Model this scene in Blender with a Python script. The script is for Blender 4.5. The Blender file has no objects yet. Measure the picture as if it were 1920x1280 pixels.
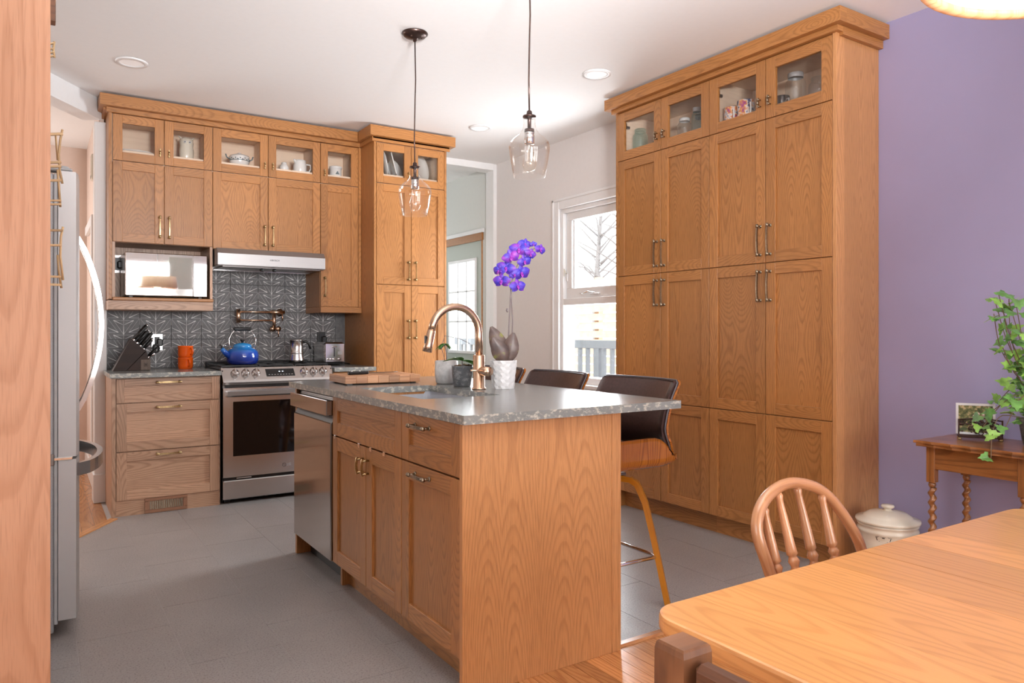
import bpy, math, random
from mathutils import Vector, Matrix
R = random.Random(7)
PI = math.pi
C = bpy.context.scene.collection
SC = bpy.context.scene

# ---------------------------------------------------------------- camera, sky, lights, exposure
F = 1377.0
TH = math.atan(890 / F)
S_, C_ = math.sin(TH), math.cos(TH)
CAMH = 1.18
cd = bpy.data.cameras.new('camera'); cam = bpy.data.objects.new('camera', cd); C.objects.link(cam)
cam.location = (0, 0, CAMH); cam.rotation_euler = (PI / 2, 0, -TH)
cd.sensor_width = 36; cd.lens = F / 1920 * 36; cd.shift_y = -18 / 1920; cd.clip_start = .02
SC.camera = cam
SC.view_settings.view_transform = 'Standard'; SC.view_settings.look = 'None'
SC.view_settings.gamma = 1; SC.view_settings.use_curve_mapping = False
SC.view_settings.exposure = -0.10
SC.cycles.max_bounces = 10; SC.cycles.diffuse_bounces = 5; SC.cycles.transparent_max_bounces = 24
SC.cycles.glossy_bounces = 4; SC.cycles.caustics_reflective = False; SC.cycles.caustics_refractive = False
SC.cycles.sample_clamp_indirect = 6
SC.cycles.use_denoising = True

w = bpy.data.worlds.new('sky'); SC.world = w; w.use_nodes = True
bg = w.node_tree.nodes['Background']; bg.inputs[0].default_value = (.93, .96, 1, 1); bg.inputs[1].default_value = 4.5

def area(name, loc, target, sx, sy, power, col):
    l = bpy.data.lights.new(name, 'AREA'); l.shape = 'RECTANGLE'; l.size = sx; l.size_y = sy
    l.energy = power; l.color = col
    o = bpy.data.objects.new(name, l); C.objects.link(o); o.location = loc
    o.rotation_euler = (Vector(target) - Vector(loc)).to_track_quat('-Z', 'Y').to_euler()
    return o
# daylight at the openings; two more lamps inside the hall and living room
area('daylight_dining_window', (1.75, -3.42, 1.55), (1.75, 3, 1.35), 3.0, 1.8, 165, (1, .98, .97))
area('daylight_dining_side_window', (-2.42, -.6, 1.5), (2, .8, 1.5), 2.3, 1.8, 14, (.95, .97, 1))
area('daylight_kitchen_window', (3.95, 4.5, 1.6), (0, 4.0, 1.0), 1.0, 1.4, 120, (.95, .97, 1))
area('daylight_hall_door', (3.98, 6.65, 1.45), (0, 6.6, 1.3), .7, 1.0, 14, (.95, .97, 1))
area('daylight_hall', (3.0, 7.66, 1.7), (3.0, 0, 1.6), .9, 1.2, 7, (.97, .99, 1))
area('daylight_living', (-.9, 7.2, 1.6), (.2, 5.5, 1.4), 1.2, 1.4, 40, (1, .96, .93))
# added fill lamp behind the camera, aimed up to bounce off the ceiling
fl = area('ceiling_bounce_fill', (.55, -.5, 1.75), (1.35, 1.6, 2.77), .5, .5, 84, (.97, .98, 1))
fl.data.spread = math.radians(75)

# ---------------------------------------------------------------- materials
def newmat(name):
    m = bpy.data.materials.new(name); m.use_nodes = True
    return m, m.node_tree.nodes, m.node_tree.links, m.node_tree.nodes['Principled BSDF']
def mix(nt, a, b, fac, bt='MIX'):
    n = nt.nodes.new('ShaderNodeMix'); n.data_type = 'RGBA'; n.blend_type = bt
    for s, v in ((0, fac), (6, a), (7, b)):
        if hasattr(v, 'is_output') or isinstance(v, bpy.types.NodeSocket): nt.links.new(v, n.inputs[s])
        else: n.inputs[s].default_value = v if s == 0 else (*v[:3], 1)
    return n.outputs[2]
def math_(nt, op, a, b=None, c=None):
    n = nt.nodes.new('ShaderNodeMath'); n.operation = op
    for i, v in enumerate((a, b, c)):
        if v is None: continue
        if isinstance(v, bpy.types.NodeSocket): nt.links.new(v, n.inputs[i])
        else: n.inputs[i].default_value = v
    return n.outputs[0]
def noise(nt, vec, scale, detail=2, rough=.5, w4=None):
    n = nt.nodes.new('ShaderNodeTexNoise')
    if w4 is not None:
        n.noise_dimensions = '4D'; nt.links.new(w4, n.inputs['W'])
    n.inputs['Scale'].default_value = scale; n.inputs['Detail'].default_value = detail; n.inputs['Roughness'].default_value = rough
    if vec is not None: nt.links.new(vec, n.inputs['Vector'])
    return n.outputs[0]
def ramp(nt, fac, stops):
    n = nt.nodes.new('ShaderNodeValToRGB'); nt.links.new(fac, n.inputs[0])
    e = n.color_ramp.elements
    while len(e) < len(stops): e.new(.5)
    for i, (p, c) in enumerate(stops):
        e[i].position = p; e[i].color = (*c[:3], 1) if not isinstance(c, (int, float)) else (c, c, c, 1)
    return n.outputs[0]
def bump(nt, h, strength, dist, bsdf):
    n = nt.nodes.new('ShaderNodeBump'); n.inputs['Strength'].default_value = strength; n.inputs['Distance'].default_value = dist
    nt.links.new(h, n.inputs['Height']); nt.links.new(n.outputs[0], bsdf.inputs['Normal'])
def objco(nt):
    return nt.nodes.new('ShaderNodeTexCoord').outputs['Object']
def mapping(nt, vec, sc):
    n = nt.nodes.new('ShaderNodeMapping'); nt.links.new(vec, n.inputs[0]); n.inputs['Scale'].default_value = sc
    return n.outputs[0]

def plain(name, col, rough=.5, metal=0., var=.06, vs=30, coat=0., spec=.5, bumpy=0):
    m, N, L, b = newmat(name); nt = m.node_tree
    n = noise(nt, objco(nt), vs, 3)
    lo = tuple(max(0, c * (1 - var)) for c in col); hi = tuple(min(1, c * (1 + var)) for c in col)
    L.new(ramp(nt, n, [(.3, lo), (.7, hi)]), b.inputs['Base Color'])
    b.inputs['Roughness'].default_value = rough; b.inputs['Metallic'].default_value = metal
    b.inputs['Coat Weight'].default_value = coat; b.inputs['Specular IOR Level'].default_value = spec
    if bumpy: bump(nt, n, bumpy, .002, b)
    return m

def wood(name, light, dark, ring=15, su=.7, sv=5.5, rough=.38, strength=.55, pore=.35, var=.16, wear=None, coat=0.0, fold=.13):
    """u runs along the grain; the 'tint' attribute gives each board its own figure and tone"""
    m, N, L, b = newmat(name); nt = m.node_tree
    uv = N.new('ShaderNodeUVMap').outputs[0]
    at = N.new('ShaderNodeAttribute'); at.attribute_name = 'tint'
    sep = N.new('ShaderNodeSeparateColor'); L.new(at.outputs['Color'], sep.inputs[0])
    t1, t2 = sep.outputs[0], sep.outputs[1]
    W = math_(nt, 'MULTIPLY', t2, 80.0)
    sx = N.new('ShaderNodeSeparateXYZ'); L.new(uv, sx.inputs[0]); u_, v_ = sx.outputs[0], sx.outputs[1]
    big = noise(nt, mapping(nt, uv, (su, sv, 1)), 1.0, 1.0, .45, W)
    wob = noise(nt, mapping(nt, uv, (7, 34, 1)), 1.0, 2, .5, W)
    vv = math_(nt, 'SUBTRACT', math_(nt, 'PINGPONG', math_(nt, 'MULTIPLY_ADD', t2, 3.7, v_), fold), fold * .35)
    un = noise(nt, mapping(nt, uv, (su, .8, 1)), 1.0, 0, .4, W)
    dd = math_(nt, 'ADD', math_(nt, 'MULTIPLY', math_(nt, 'ABSOLUTE', math_(nt, 'SUBTRACT', un, .5)), .42), .006)
    vv = math_(nt, 'ADD', vv, math_(nt, 'MULTIPLY_ADD', big, .05, -.025))
    rad = math_(nt, 'SQRT', math_(nt, 'ADD', math_(nt, 'MULTIPLY', vv, vv), math_(nt, 'MULTIPLY', dd, dd)))
    f = math_(nt, 'ADD', math_(nt, 'MULTIPLY', rad, ring * 5.5), math_(nt, 'MULTIPLY', wob, .5))
    fr = math_(nt, 'FRACT', f)
    rg = ramp(nt, fr, [(0, .15), (.4, .05), (.62, .45), (.8, 1.0), (.92, .85), (1.0, .15)])
    pr = noise(nt, mapping(nt, uv, (16, 430, 1)), 1.0, 1, .5, W)
    pores = ramp(nt, pr, [(.5, 0), (.72, 1)])
    blot = noise(nt, mapping(nt, uv, (1.6, 6, 1)), 1.0, 2, .5, W)
    k = math_(nt, 'MULTIPLY', rg, strength)
    c = mix(nt, light, dark, k)
    kp = math_(nt, 'MULTIPLY', pores, pore)
    c = mix(nt, c, tuple(x * .72 for x in dark), kp)
    tone = math_(nt, 'ADD', math_(nt, 'MULTIPLY_ADD', t1, var * 2, 1 - var), math_(nt, 'MULTIPLY_ADD', blot, .22, -.11))
    cm = N.new('ShaderNodeVectorMath'); cm.operation = 'SCALE'; L.new(c, cm.inputs[0]); L.new(tone, cm.inputs['Scale'])
    out = cm.outputs[0]
    if wear:
        wn = noise(nt, mapping(nt, uv, (4, 9, 1)), 1.0, 4, .6, W)
        out = mix(nt, out, wear, math_(nt, 'MULTIPLY', ramp(nt, wn, [(.5, 0), (.75, 1)]), .7))
    L.new(out, b.inputs['Base Color'])
    b.inputs['Roughness'].default_value = rough; b.inputs['Coat Weight'].default_value = coat
    b.inputs['Coat Roughness'].default_value = .12
    bump(nt, math_(nt, 'ADD', kp, k), .12, .0006, b)
    return m

def glass(name, tint=(1, 1, 1), refl=.9, base=.04, edge=.55):
    """thin clear glass: transparent straight through, mirror-like towards grazing"""
    m = bpy.data.materials.new(name); m.use_nodes = True; nt = m.node_tree; N = nt.nodes; L = nt.links
    N.clear(); o = N.new('ShaderNodeOutputMaterial')
    tr = N.new('ShaderNodeBsdfTransparent'); tr.inputs[0].default_value = (*tint, 1)
    gl = N.new('ShaderNodeBsdfGlossy'); gl.inputs['Roughness'].default_value = .02; gl.inputs[0].default_value = (refl,) * 3 + (1,)
    lw = N.new('ShaderNodeLayerWeight'); lw.inputs[0].default_value = .35
    k = math_(nt, 'MULTIPLY_ADD', math_(nt, 'POWER', lw.outputs['Facing'], 3.0), edge, base)
    ms = N.new('ShaderNodeMixShader'); L.new(k, ms.inputs[0]); L.new(tr.outputs[0], ms.inputs[1]); L.new(gl.outputs[0], ms.inputs[2])
    L.new(ms.outputs[0], o.inputs[0])
    return m

def emit(name, col, s):
    m, N, L, b = newmat(name)
    b.inputs['Base Color'].default_value = (*col, 1); b.inputs['Emission Color'].default_value = (*col, 1)
    b.inputs['Emission Strength'].default_value = s
    return m

def stone(name, a, bcol, fleck, amount, rough):
    m, N, L, b = newmat(name); nt = m.node_tree; co = objco(nt)
    n1 = noise(nt, co, 9, 6, .62); n2 = noise(nt, mapping(nt, co, (1, 1, 1.6)), 34, 4, .65); n3 = noise(nt, co, 260, 2)
    c = ramp(nt, n1, [(.3, a), (.7, bcol)])
    c = mix(nt, c, fleck, math_(nt, 'MULTIPLY', ramp(nt, n2, [(.51, 0), (.60, 1)]), amount))
    c = mix(nt, c, (.02, .02, .02), math_(nt, 'MULTIPLY', ramp(nt, n3, [(.6, 0), (.75, 1)]), .25))
    L.new(c, b.inputs['Base Color']); b.inputs['Roughness'].default_value = rough
    return m

def brushed(name, col, rough, axis=(2, 2, 160)):
    m, N, L, b = newmat(name); nt = m.node_tree
    n = noise(nt, mapping(nt, objco(nt), axis), 3, 3)
    L.new(ramp(nt, n, [(.3, tuple(c * .975 for c in col)), (.7, col)]), b.inputs['Base Color'])
    b.inputs['Metallic'].default_value = 1; 
    b.inputs['Roughness'].default_value = rough
    return m

OAK_L, OAK_D = (.45, .196, .060), (.17, .058, .014)
M = {}
M['oak'] = wood('stained_oak', OAK_L, OAK_D, ring=20, su=1.2, sv=5.0, strength=.40, pore=.42, var=.10)
M['oak_end_lit'] = wood('lit_end_oak_veneer', (.56, .272, .108), (.32, .13, .042), ring=22, su=.7, sv=3.0, strength=.42, pore=.45, fold=.15)  # own veneer figure; the end panels' brighter light is painted into the tone
M['oak_lit'] = wood('lit_stained_oak', (.58, .36, .235), (.33, .18, .105), ring=17, su=.9, strength=.65)  # same oak, with the light falling on it put into a paler colour
M['maple'] = wood('maple_interior', (.80, .62, .46), (.70, .50, .35), ring=7, strength=.35, pore=.1, rough=.5)
M['floor_oak'] = wood('oak_floorboards', (.58, .26, .09), (.34, .12, .035), ring=13, rough=.24, var=.26, coat=.3)
M['panel_oak'] = wood('tall_oak_panel', (.60, .32, .19), (.42, .19, .095), ring=9, su=.8, sv=4.0, strength=.5, pore=.3, rough=.45, fold=.2)
M['table'] = wood('pine_tabletop', (.71, .35, .125), (.44, .175, .05), ring=15, su=.6, sv=7, strength=.42, pore=.18, rough=.3, var=.16, coat=.25)
M['chair_wood'] = wood('windsor_beech', (.60, .30, .15), (.40, .17, .07), ring=8, rough=.25, coat=.4)
M['old_oak'] = wood('worn_dark_oak', (.14, .058, .030), (.06, .025, .015), ring=9, rough=.35, wear=(.46, .20, .08))
M['antique'] = wood('antique_oak', (.34, .135, .04), (.10, .035, .013), ring=9, rough=.28, wear=(.12, .05, .03), coat=.3)
M['walnut'] = wood('bent_walnut', (.46, .155, .02), (.16, .042, .008), ring=30, su=.8, sv=6, rough=.2, strength=.7, coat=.5)
M['leg_wood'] = wood('amber_bentwood', (.56, .21, .006), (.42, .13, .004), ring=6, rough=.35, strength=.3, coat=.15)
M['block'] = wood('cutting_board_cherry', (.60, .33, .18), (.33, .13, .06), ring=9, rough=.45, strength=.6, var=.25)
M['block_dark'] = wood('knife_block_ash', (.035, .018, .013), (.015, .008, .006), ring=8, rough=.65)
M['block_face'] = wood('knife_block_face', (.16, .12, .095), (.11, .08, .06), ring=8, rough=.6)
M['rattan'] = wood('rattan_cane', (.60, .42, .22), (.30, .17, .07), ring=6, rough=.5)
M['veneer'] = wood('birch_veneer_shade', (.95, .78, .55), (.85, .62, .40), ring=6, su=.4, sv=3, strength=.3, pore=.08, rough=.5, var=.03)
M['white_wall'] = plain('warm_white_wall', (.74, .71, .695), .7, var=.01)
M['green_wall'] = plain('pale_sage_wall', (.68, .69, .66), .7, var=.01)
M['pink_wall'] = plain('dusky_cream_wall', (.72, .58, .50), .7, var=.01)
M['purple'] = plain('lilac_wall', (.345, .318, .495), .62, var=.015, vs=4)
M['ceiling'] = plain('ceiling_white', (.86, .855, .85), .8, var=.008)
M['trim'] = plain('white_trim_paint', (.80, .80, .80), .35, var=.01)
M['door_green'] = plain('sage_door_paint', (.44, .48, .43), .45, var=.01)
M['grout'] = plain('pale_floor_grout', (.46, .44, .43), .8)
M['wall_grout'] = plain('dark_wall_grout', (.09, .088, .087), .8)
M['subfloor'] = plain('dark_joint', (.10, .05, .02), .8)
def tilemat():
    m, N, L, b = newmat('grey_porcelain_tile'); nt = m.node_tree
    co = N.new('ShaderNodeNewGeometry').outputs['Position']
    n1 = noise(nt, co, 2.2, 4, .6); n2 = noise(nt, co, 150, 3, .75)
    c = ramp(nt, n1, [(.3, (.30, .28, .27)), (.7, (.36, .34, .33))])
    c = mix(nt, c, (.13, .12, .115), math_(nt, 'MULTIPLY', ramp(nt, n2, [(.53, 0), (.62, 1)]), .7))
    c = mix(nt, c, (.42, .40, .385), math_(nt, 'MULTIPLY', ramp(nt, n2, [(.32, 1), (.44, 0)]), .5))
    L.new(c, b.inputs['Base Color']); b.inputs['Roughness'].default_value = .36
    bump(nt, n2, .05, .001, b)
    return m
M['tile'] = tilemat()
M['splash'] = plain('charcoal_cement_tile', (.125, .122, .122), .45, var=.2, vs=45)
M['splash_line'] = plain('white_tile_inlay', (.76, .75, .73), .45, var=.02)
M['stone'] = stone('grey_quartz', (.165, .170, .165), (.225, .228, .220), (.34, .34, .31), .16, .22)
M['stone_edge'] = stone('grey_quartz_edge', (.19, .205, .20), (.27, .28, .265), (.60, .57, .49), .8, .3)
M['steel'] = brushed('brushed_steel', (.60, .58, .57), .24)
M['steel_dw'] = brushed('smooth_dishwasher_steel', (.50, .47, .455), .10)
M['steel_v'] = brushed('brushed_steel_vertical', (.33, .32, .315), .45, (160, 160, 2))
M['steel_mirror'] = brushed('polished_steel', (.80, .79, .78), .07)
M['chrome'] = plain('chrome', (.85, .85, .85), .08, 1, var=.02)
M['mirror'] = plain('mirror_glass', (.88, .88, .88), .02, 1, var=.01)
M['steel_dark'] = plain('dark_steel', (.22, .20, .19), .3, 1)
M['fridge_side'] = plain('fridge_textured_grey', (.34, .345, .35), .5, .4, var=.2, vs=400, bumpy=.3)
M['brass'] = plain('antique_brass', (.50, .37, .19), .28, 1, var=.2, vs=120)
M['pewter'] = plain('aged_pewter', (.36, .30, .22), .28, 1, var=.2, vs=120)
M['steel_hood'] = brushed('satin_hood_steel', (.40, .385, .38), .42)
M['bronze'] = brushed('champagne_bronze', (.68, .47, .33), .26)
M['dark_bronze'] = plain('oil_rubbed_bronze', (.075, .045, .038), .3, .8, var=.3)
M['black'] = plain('black_plastic', (.012, .012, .012), .35)
M['black_gloss'] = plain('black_glass', (.004, .004, .005), .05, var=.0)
M['grey_plastic'] = plain('grey_plastic', (.4, .4, .4), .4)
M['recess'] = plain('shadowed_handle_pocket', (.05, .045, .042), .4)  # shade inside the pocket put into a near-black base colour
M['vent_brown'] = plain('copper_brown_vent_paint', (.34, .17, .10), .4, .3)
M['fridge_door'] = plain('smudge_resistant_steel', (.46, .445, .44), .42, .35, var=.02, vs=3)
M['zinc'] = plain('dull_zinc_lid', (.48, .47, .46), .45, .3)
M['leather'] = plain('dark_brown_leather', (.055, .028, .024), .36, var=.2, vs=90, bumpy=.15)
M['piping'] = plain('leather_piping', (.10, .09, .10), .3)
M['white_china'] = plain('white_glazed_china', (.80, .79, .76), .18, coat=.4, var=.01)
M['cream_china'] = plain('cream_stoneware', (.74, .68, .56), .22, coat=.4, var=.03, vs=6)
M['blue_line'] = plain('blue_grey_print', (.12, .16, .17), .3)
M['ink'] = plain('dark_print', (.03, .03, .03), .5)
M['orange'] = plain('orange_enamel', (.95, .13, .006), .15, coat=.6, var=.03)
M['white_matte'] = plain('matte_white_ceramic', (.80, .80, .80), .45, var=.01)
M['grey_pot'] = plain('crackled_grey_glaze', (.56, .56, .55), .35, var=.12, vs=60)
M['dark_pot'] = stone('dark_salt_glaze', (.07, .075, .08), (.17, .18, .19), (.35, .35, .35), .5, .3)
M['soil'] = plain('potting_bark', (.12, .075, .04), .9, var=.6, vs=90)
M['sink'] = plain('grey_composite_sink', (.44, .46, .50), .35)
M['ivy'] = plain('ivy_leaf', (.13, .30, .07), .35, var=.5, vs=22)
M['ivy_light'] = plain('young_ivy_leaf', (.28, .52, .10), .35, var=.4, vs=22)
M['leaf'] = plain('dark_green_leaf', (.06, .16, .03), .3, var=.5, vs=18)
M['stem'] = plain('grey_purple_stem', (.20, .16, .16), .5)
M['vine'] = plain('brown_vine', (.17, .11, .06), .6)
def petals():
    m, N, L, b = newmat('blue_violet_petal'); nt = m.node_tree
    n = noise(nt, N.new('ShaderNodeNewGeometry').outputs['Position'], 26, 3)
    L.new(ramp(nt, n, [(.35, (.055, .04, .44)), (.52, (.11, .045, .44)), (.68, (.30, .04, .40))]), b.inputs['Base Color'])
    b.inputs['Roughness'].default_value = .5
    return m
M['petal'] = petals()
M['petal_heart'] = plain('violet_heart', (.30, .03, .38), .5)
def orchid_leaf():
    m, N, L, b = newmat('orchid_leaf'); nt = m.node_tree
    n = noise(nt, objco(nt), 14, 3)
    L.new(ramp(nt, n, [(.4, (.085, .06, .055)), (.58, (.15, .10, .085)), (.68, (.28, .29, .06)), (.8, (.24, .10, .12))]), b.inputs['Base Color'])
    b.inputs['Roughness'].default_value = .35
    return m
M['orchid_leaf'] = orchid_leaf()
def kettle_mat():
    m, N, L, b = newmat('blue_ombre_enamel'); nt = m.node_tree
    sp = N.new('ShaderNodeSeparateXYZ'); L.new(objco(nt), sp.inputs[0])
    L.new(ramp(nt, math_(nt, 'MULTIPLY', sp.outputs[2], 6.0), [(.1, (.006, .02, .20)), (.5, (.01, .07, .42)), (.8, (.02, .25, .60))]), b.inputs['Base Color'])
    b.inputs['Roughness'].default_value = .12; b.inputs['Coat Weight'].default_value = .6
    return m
M['kettle'] = kettle_mat()
def mugmat():
    m, N, L, b = newmat('painted_mug_glaze'); nt = m.node_tree
    n = noise(nt, objco(nt), 34, 2)
    L.new(ramp(nt, n, [(.35, (.05, .05, .12)), (.45, (.75, .68, .65)), (.55, (.75, .30, .05)), (.68, (.35, .05, .20))]), b.inputs['Base Color'])
    b.inputs['Roughness'].default_value = .2
    return m
M['mug'] = mugmat()
def photomat():
    m, N, L, b = newmat('printed_garden_photo'); nt = m.node_tree
    n = noise(nt, objco(nt), 70, 4)
    L.new(ramp(nt, n, [(.35, (.05, .07, .02)), (.5, (.16, .16, .05)), (.65, (.50, .38, .20))]), b.inputs['Base Color'])
    return m
M['photo'] = photomat()
M['snow'] = plain('snow', (.9, .9, .92), .8, var=.02)
M['fence_wood'] = plain('pale_cedar_boards', (.62, .45, .32), .8, var=.15, vs=12)  # pale tan base colour with slight random variation
M['rail_grey'] = plain('grey_metal_railing', (.16, .17, .18), .5)
M['bark'] = plain('bare_branch', (.25, .23, .22), .8)
M['glass'] = glass('clear_pane', (.97, .98, .98), .9, .03, .5)
M['cab_glass'] = glass('cabinet_glass', (.97, .97, .97), .9, .02, .35)
M['shade_glass'] = glass('hand_blown_glass', (.985, .975, .965), 1, .03, .9)
M['bulb_glass'] = glass('bulb_glass', (.97, .95, .92), 1, .05, .9)
M['jar_blue'] = glass('blue_jar_glass', (.80, .90, .90), .9, .06, .9)
M['jar_clear'] = glass('clear_jar_glass', (.93, .94, .94), .9, .07, .9)
M['filament'] = plain('lamp_filament', (.7, .6, .5), .3, .8)
M['bulb_glow'] = emit('warm_bulb', (1, .82, .6), 8)
M['display'] = emit('display_digits', (.8, .9, 1), 1.2)
M['lens'] = emit('downlight_lens', (.95, .93, .92), .12)

# ---------------------------------------------------------------- mesh builder
ORG = {}
class MB:
    def __init__(s): s.v = []; s.f = []; s.uv = []; s.t = []; s.mi = []; s.sm = []; s.mats = []
    def m(s, k):
        if k not in s.mats: s.mats.append(k)
        return s.mats.index(k)
    def add(s, vs, fs, mat, uvs=None, smooth=False, tint=None, grain=None):
        """uvs: function(co, normal)->(u,v) or None: box projection with grain axis"""
        if tint is None: tint = (R.random(), R.random())
        o = len(s.v); s.v += [tuple(p) for p in vs]; mi = s.m(mat)
        for f in fs:
            s.f.append([o + i for i in f]); s.mi.append(mi); s.sm.append(smooth); s.t.append(tint)
            if callable(uvs): s.uv.append([uvs(i) for i in f])
            else:
                g = 'xyz'.index(grain or 'z')
                p = [Vector(vs[i]) for i in f]
                n = Vector((0, 0, 0))
                for i in range(len(p)):
                    a, b = p[i], p[(i + 1) % len(p)]
                    n += Vector(((a.y - b.y) * (a.z + b.z), (a.z - b.z) * (a.x + b.x), (a.x - b.x) * (a.y + b.y)))
                ax = max(range(3), key=lambda i: abs(n[i]))
                oth = [i for i in range(3) if i != ax]
                if g in oth: ui = g; vi = oth[0] if oth[1] == g else oth[1]
                else: ui, vi = oth
                k = .15 if g == ax else 1
                s.uv.append([(q[ui] * k, q[vi]) for q in p])
        return s
    def box(s, x0, x1, y0, y1, z0, z1, mat, grain='z', bev=0.0, tint=None):
        x0, x1 = min(x0, x1), max(x0, x1); y0, y1 = min(y0, y1), max(y0, y1); z0, z1 = min(z0, z1), max(z0, z1)
        c = ((x0 + x1) / 2, (y0 + y1) / 2, (z0 + z1) / 2); h = ((x1 - x0) / 2, (y1 - y0) / 2, (z1 - z0) / 2)
        bev = min(bev, *(q * .9 for q in h))
        if bev <= 0:
            vs = [(c[0] + sx * h[0], c[1] + sy * h[1], c[2] + sz * h[2]) for sx in (-1, 1) for sy in (-1, 1) for sz in (-1, 1)]
            fs = [(0, 1, 3, 2), (4, 6, 7, 5), (0, 4, 5, 1), (2, 3, 7, 6), (0, 2, 6, 4), (1, 5, 7, 3)]
            return s.add(vs, fs, mat, None, False, tint, grain)
        vs = []; idx = {}
        for sx in (-1, 1):
            for sy in (-1, 1):
                for sz in (-1, 1):
                    sg = (sx, sy, sz)
                    for a in range(3):
                        idx[(sg, a)] = len(vs)
                        vs.append(tuple(c[i] + sg[i] * (h[i] if i == a else h[i] - bev) for i in range(3)))
        fs = []
        def orient(f):
            p = [Vector(vs[i]) for i in f]; n = (p[1] - p[0]).cross(p[2] - p[0]); m_ = sum(p, Vector()) / len(p) - Vector(c)
            return f if n.dot(m_) > 0 else f[::-1]
        for a in range(3):
            b, d = (a + 1) % 3, (a + 2) % 3
            for sa in (-1, 1):
                q = []
                for sb, sd in ((-1, -1), (1, -1), (1, 1), (-1, 1)):
                    sg = [0, 0, 0]; sg[a] = sa; sg[b] = sb; sg[d] = sd; q.append(idx[(tuple(sg), a)])
                fs.append(orient(q))
            for sb in (-1, 1):
                for sd in (-1, 1):
                    s0 = [0, 0, 0]; s0[b] = sb; s0[d] = sd; s1 = list(s0); s0[a] = -1; s1[a] = 1
                    fs.append(orient([idx[(tuple(s0), b)], idx[(tuple(s1), b)], idx[(tuple(s1), d)], idx[(tuple(s0), d)]]))
        for sx in (-1, 1):
            for sy in (-1, 1):
                for sz in (-1, 1): fs.append(orient([idx[((sx, sy, sz), a)] for a in range(3)]))
        return s.add(vs, fs, mat, None, False, tint, grain)
    def lathe(s, prof, cx=0, cy=0, mat='white_china', seg=24, sx=1, sy=1, smooth=True, cap=True, z0=0):
        vs = []; n = len(prof)
        for i, (r, z) in enumerate(prof):
            for k in range(seg):
                a = 2 * PI * k / seg; vs.append((cx + r * math.cos(a) * sx, cy + r * math.sin(a) * sy, z0 + z))
        fs = [(i * seg + k, i * seg + (k + 1) % seg, (i + 1) * seg + (k + 1) % seg, (i + 1) * seg + k) for i in range(n - 1) for k in range(seg)]
        if cap:
            if prof[0][0] > 1e-6: fs.append(tuple(range(seg))[::-1])
            if prof[-1][0] > 1e-6: fs.append(tuple((n - 1) * seg + k for k in range(seg)))
        rm = max(p[0] for p in prof)
        return s.add(vs, fs, mat, lambda i: (z0 + prof[i // seg][1], 2 * PI * rm * (i % seg) / seg), smooth)
    def tube(s, pts, r, mat, seg=8, smooth=True, flat=None, closed=False, tint=None):
        """round (or flat=(w,h) rectangular) section along a path; r may be a list"""
        P = [Vector(p) for p in pts]; n = len(P)
        rs = r if isinstance(r, (list, tuple)) else [r] * n
        T = []
        for i in range(n):
            a = P[(i - 1) % n] if closed or i else P[0]; b = P[(i + 1) % n] if closed or i < n - 1 else P[-1]
            T.append((b - a).normalized())
        up = Vector((0, 0, 1)) if abs(T[0].z) < .9 else Vector((0, 1, 0))
        if flat and len(flat) > 2: up = Vector(flat[2])
        N0 = (up - T[0] * up.dot(T[0])).normalized(); vs = []
        for i in range(n):
            if i:
                q = T[i - 1].rotation_difference(T[i]); N0 = (q @ N0); N0 = (N0 - T[i] * N0.dot(T[i])).normalized()
            B = T[i].cross(N0)
            if flat:
                for a, b in ((-1, -1), (1, -1), (1, 1), (-1, 1)): vs.append(P[i] + B * (a * flat[0] / 2 * rs[i]) + N0 * (b * flat[1] / 2 * rs[i]))
            else:
                for k in range(seg): a = 2 * PI * k / seg; vs.append(P[i] + (B * math.cos(a) + N0 * math.sin(a)) * rs[i])
        sg = 4 if flat else seg; fs = []
        for i in range(n if closed else n - 1):
            j = (i + 1) % n
            fs += [(i * sg + k, i * sg + (k + 1) % sg, j * sg + (k + 1) % sg, j * sg + k) for k in range(sg)]
        if not closed: fs += [tuple(range(sg))[::-1], tuple((n - 1) * sg + k for k in range(sg))]
        L = [0]
        for i in range(1, n): L.append(L[-1] + (P[i] - P[i - 1]).length)
        return s.add(vs, fs, mat, lambda i: (L[i // sg], (i % sg) * .02), smooth and not flat, tint)
    def prism(s, poly, axis, a0, a1, mat, grain='z', smooth=False):
        """poly: 2-D points in the two other axes (in xyz order), extruded a0..a1"""
        def mk(p, a):
            q = list(p); q.insert('xyz'.index(axis), a); return tuple(q)
        n = len(poly); vs = [mk(p, a0) for p in poly] + [mk(p, a1) for p in poly]
        ar = sum(poly[i][0] * poly[(i + 1) % n][1] - poly[(i + 1) % n][0] * poly[i][1] for i in range(n))
        flip = (ar > 0) == (axis != 'y')
        side = [(i, (i + 1) % n, n + (i + 1) % n, n + i) for i in range(n)]
        if not flip: side = [f[::-1] for f in side]
        if (a1 < a0): side = [f[::-1] for f in side]
        c0 = tuple(range(n)); c1 = tuple(range(n, 2 * n))
        c = (c0[::-1], c1) if flip else (c0, c1[::-1])
        if a1 < a0: c = (c[0][::-1], c[1][::-1])
        return s.add(vs, side + list(c), mat, None, smooth, None, grain)
    def grid(s, fn, nu, nv, mat, th=0, smooth=True):
        vs = [fn(i / nu, j / nv) for i in range(nu + 1) for j in range(nv + 1)]
        k = nv + 1
        fs = [(i * k + j, (i + 1) * k + j, (i + 1) * k + j + 1, i * k + j + 1) for i in range(nu) for j in range(nv)]
        return s.add(vs, fs, mat, lambda i: ((i // k) / nu * .5, (i % k) / nv * .5), smooth)
    def quad(s, a, b, c, d, mat): return s.add([a, b, c, d], [(0, 1, 2, 3)], mat)
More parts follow.
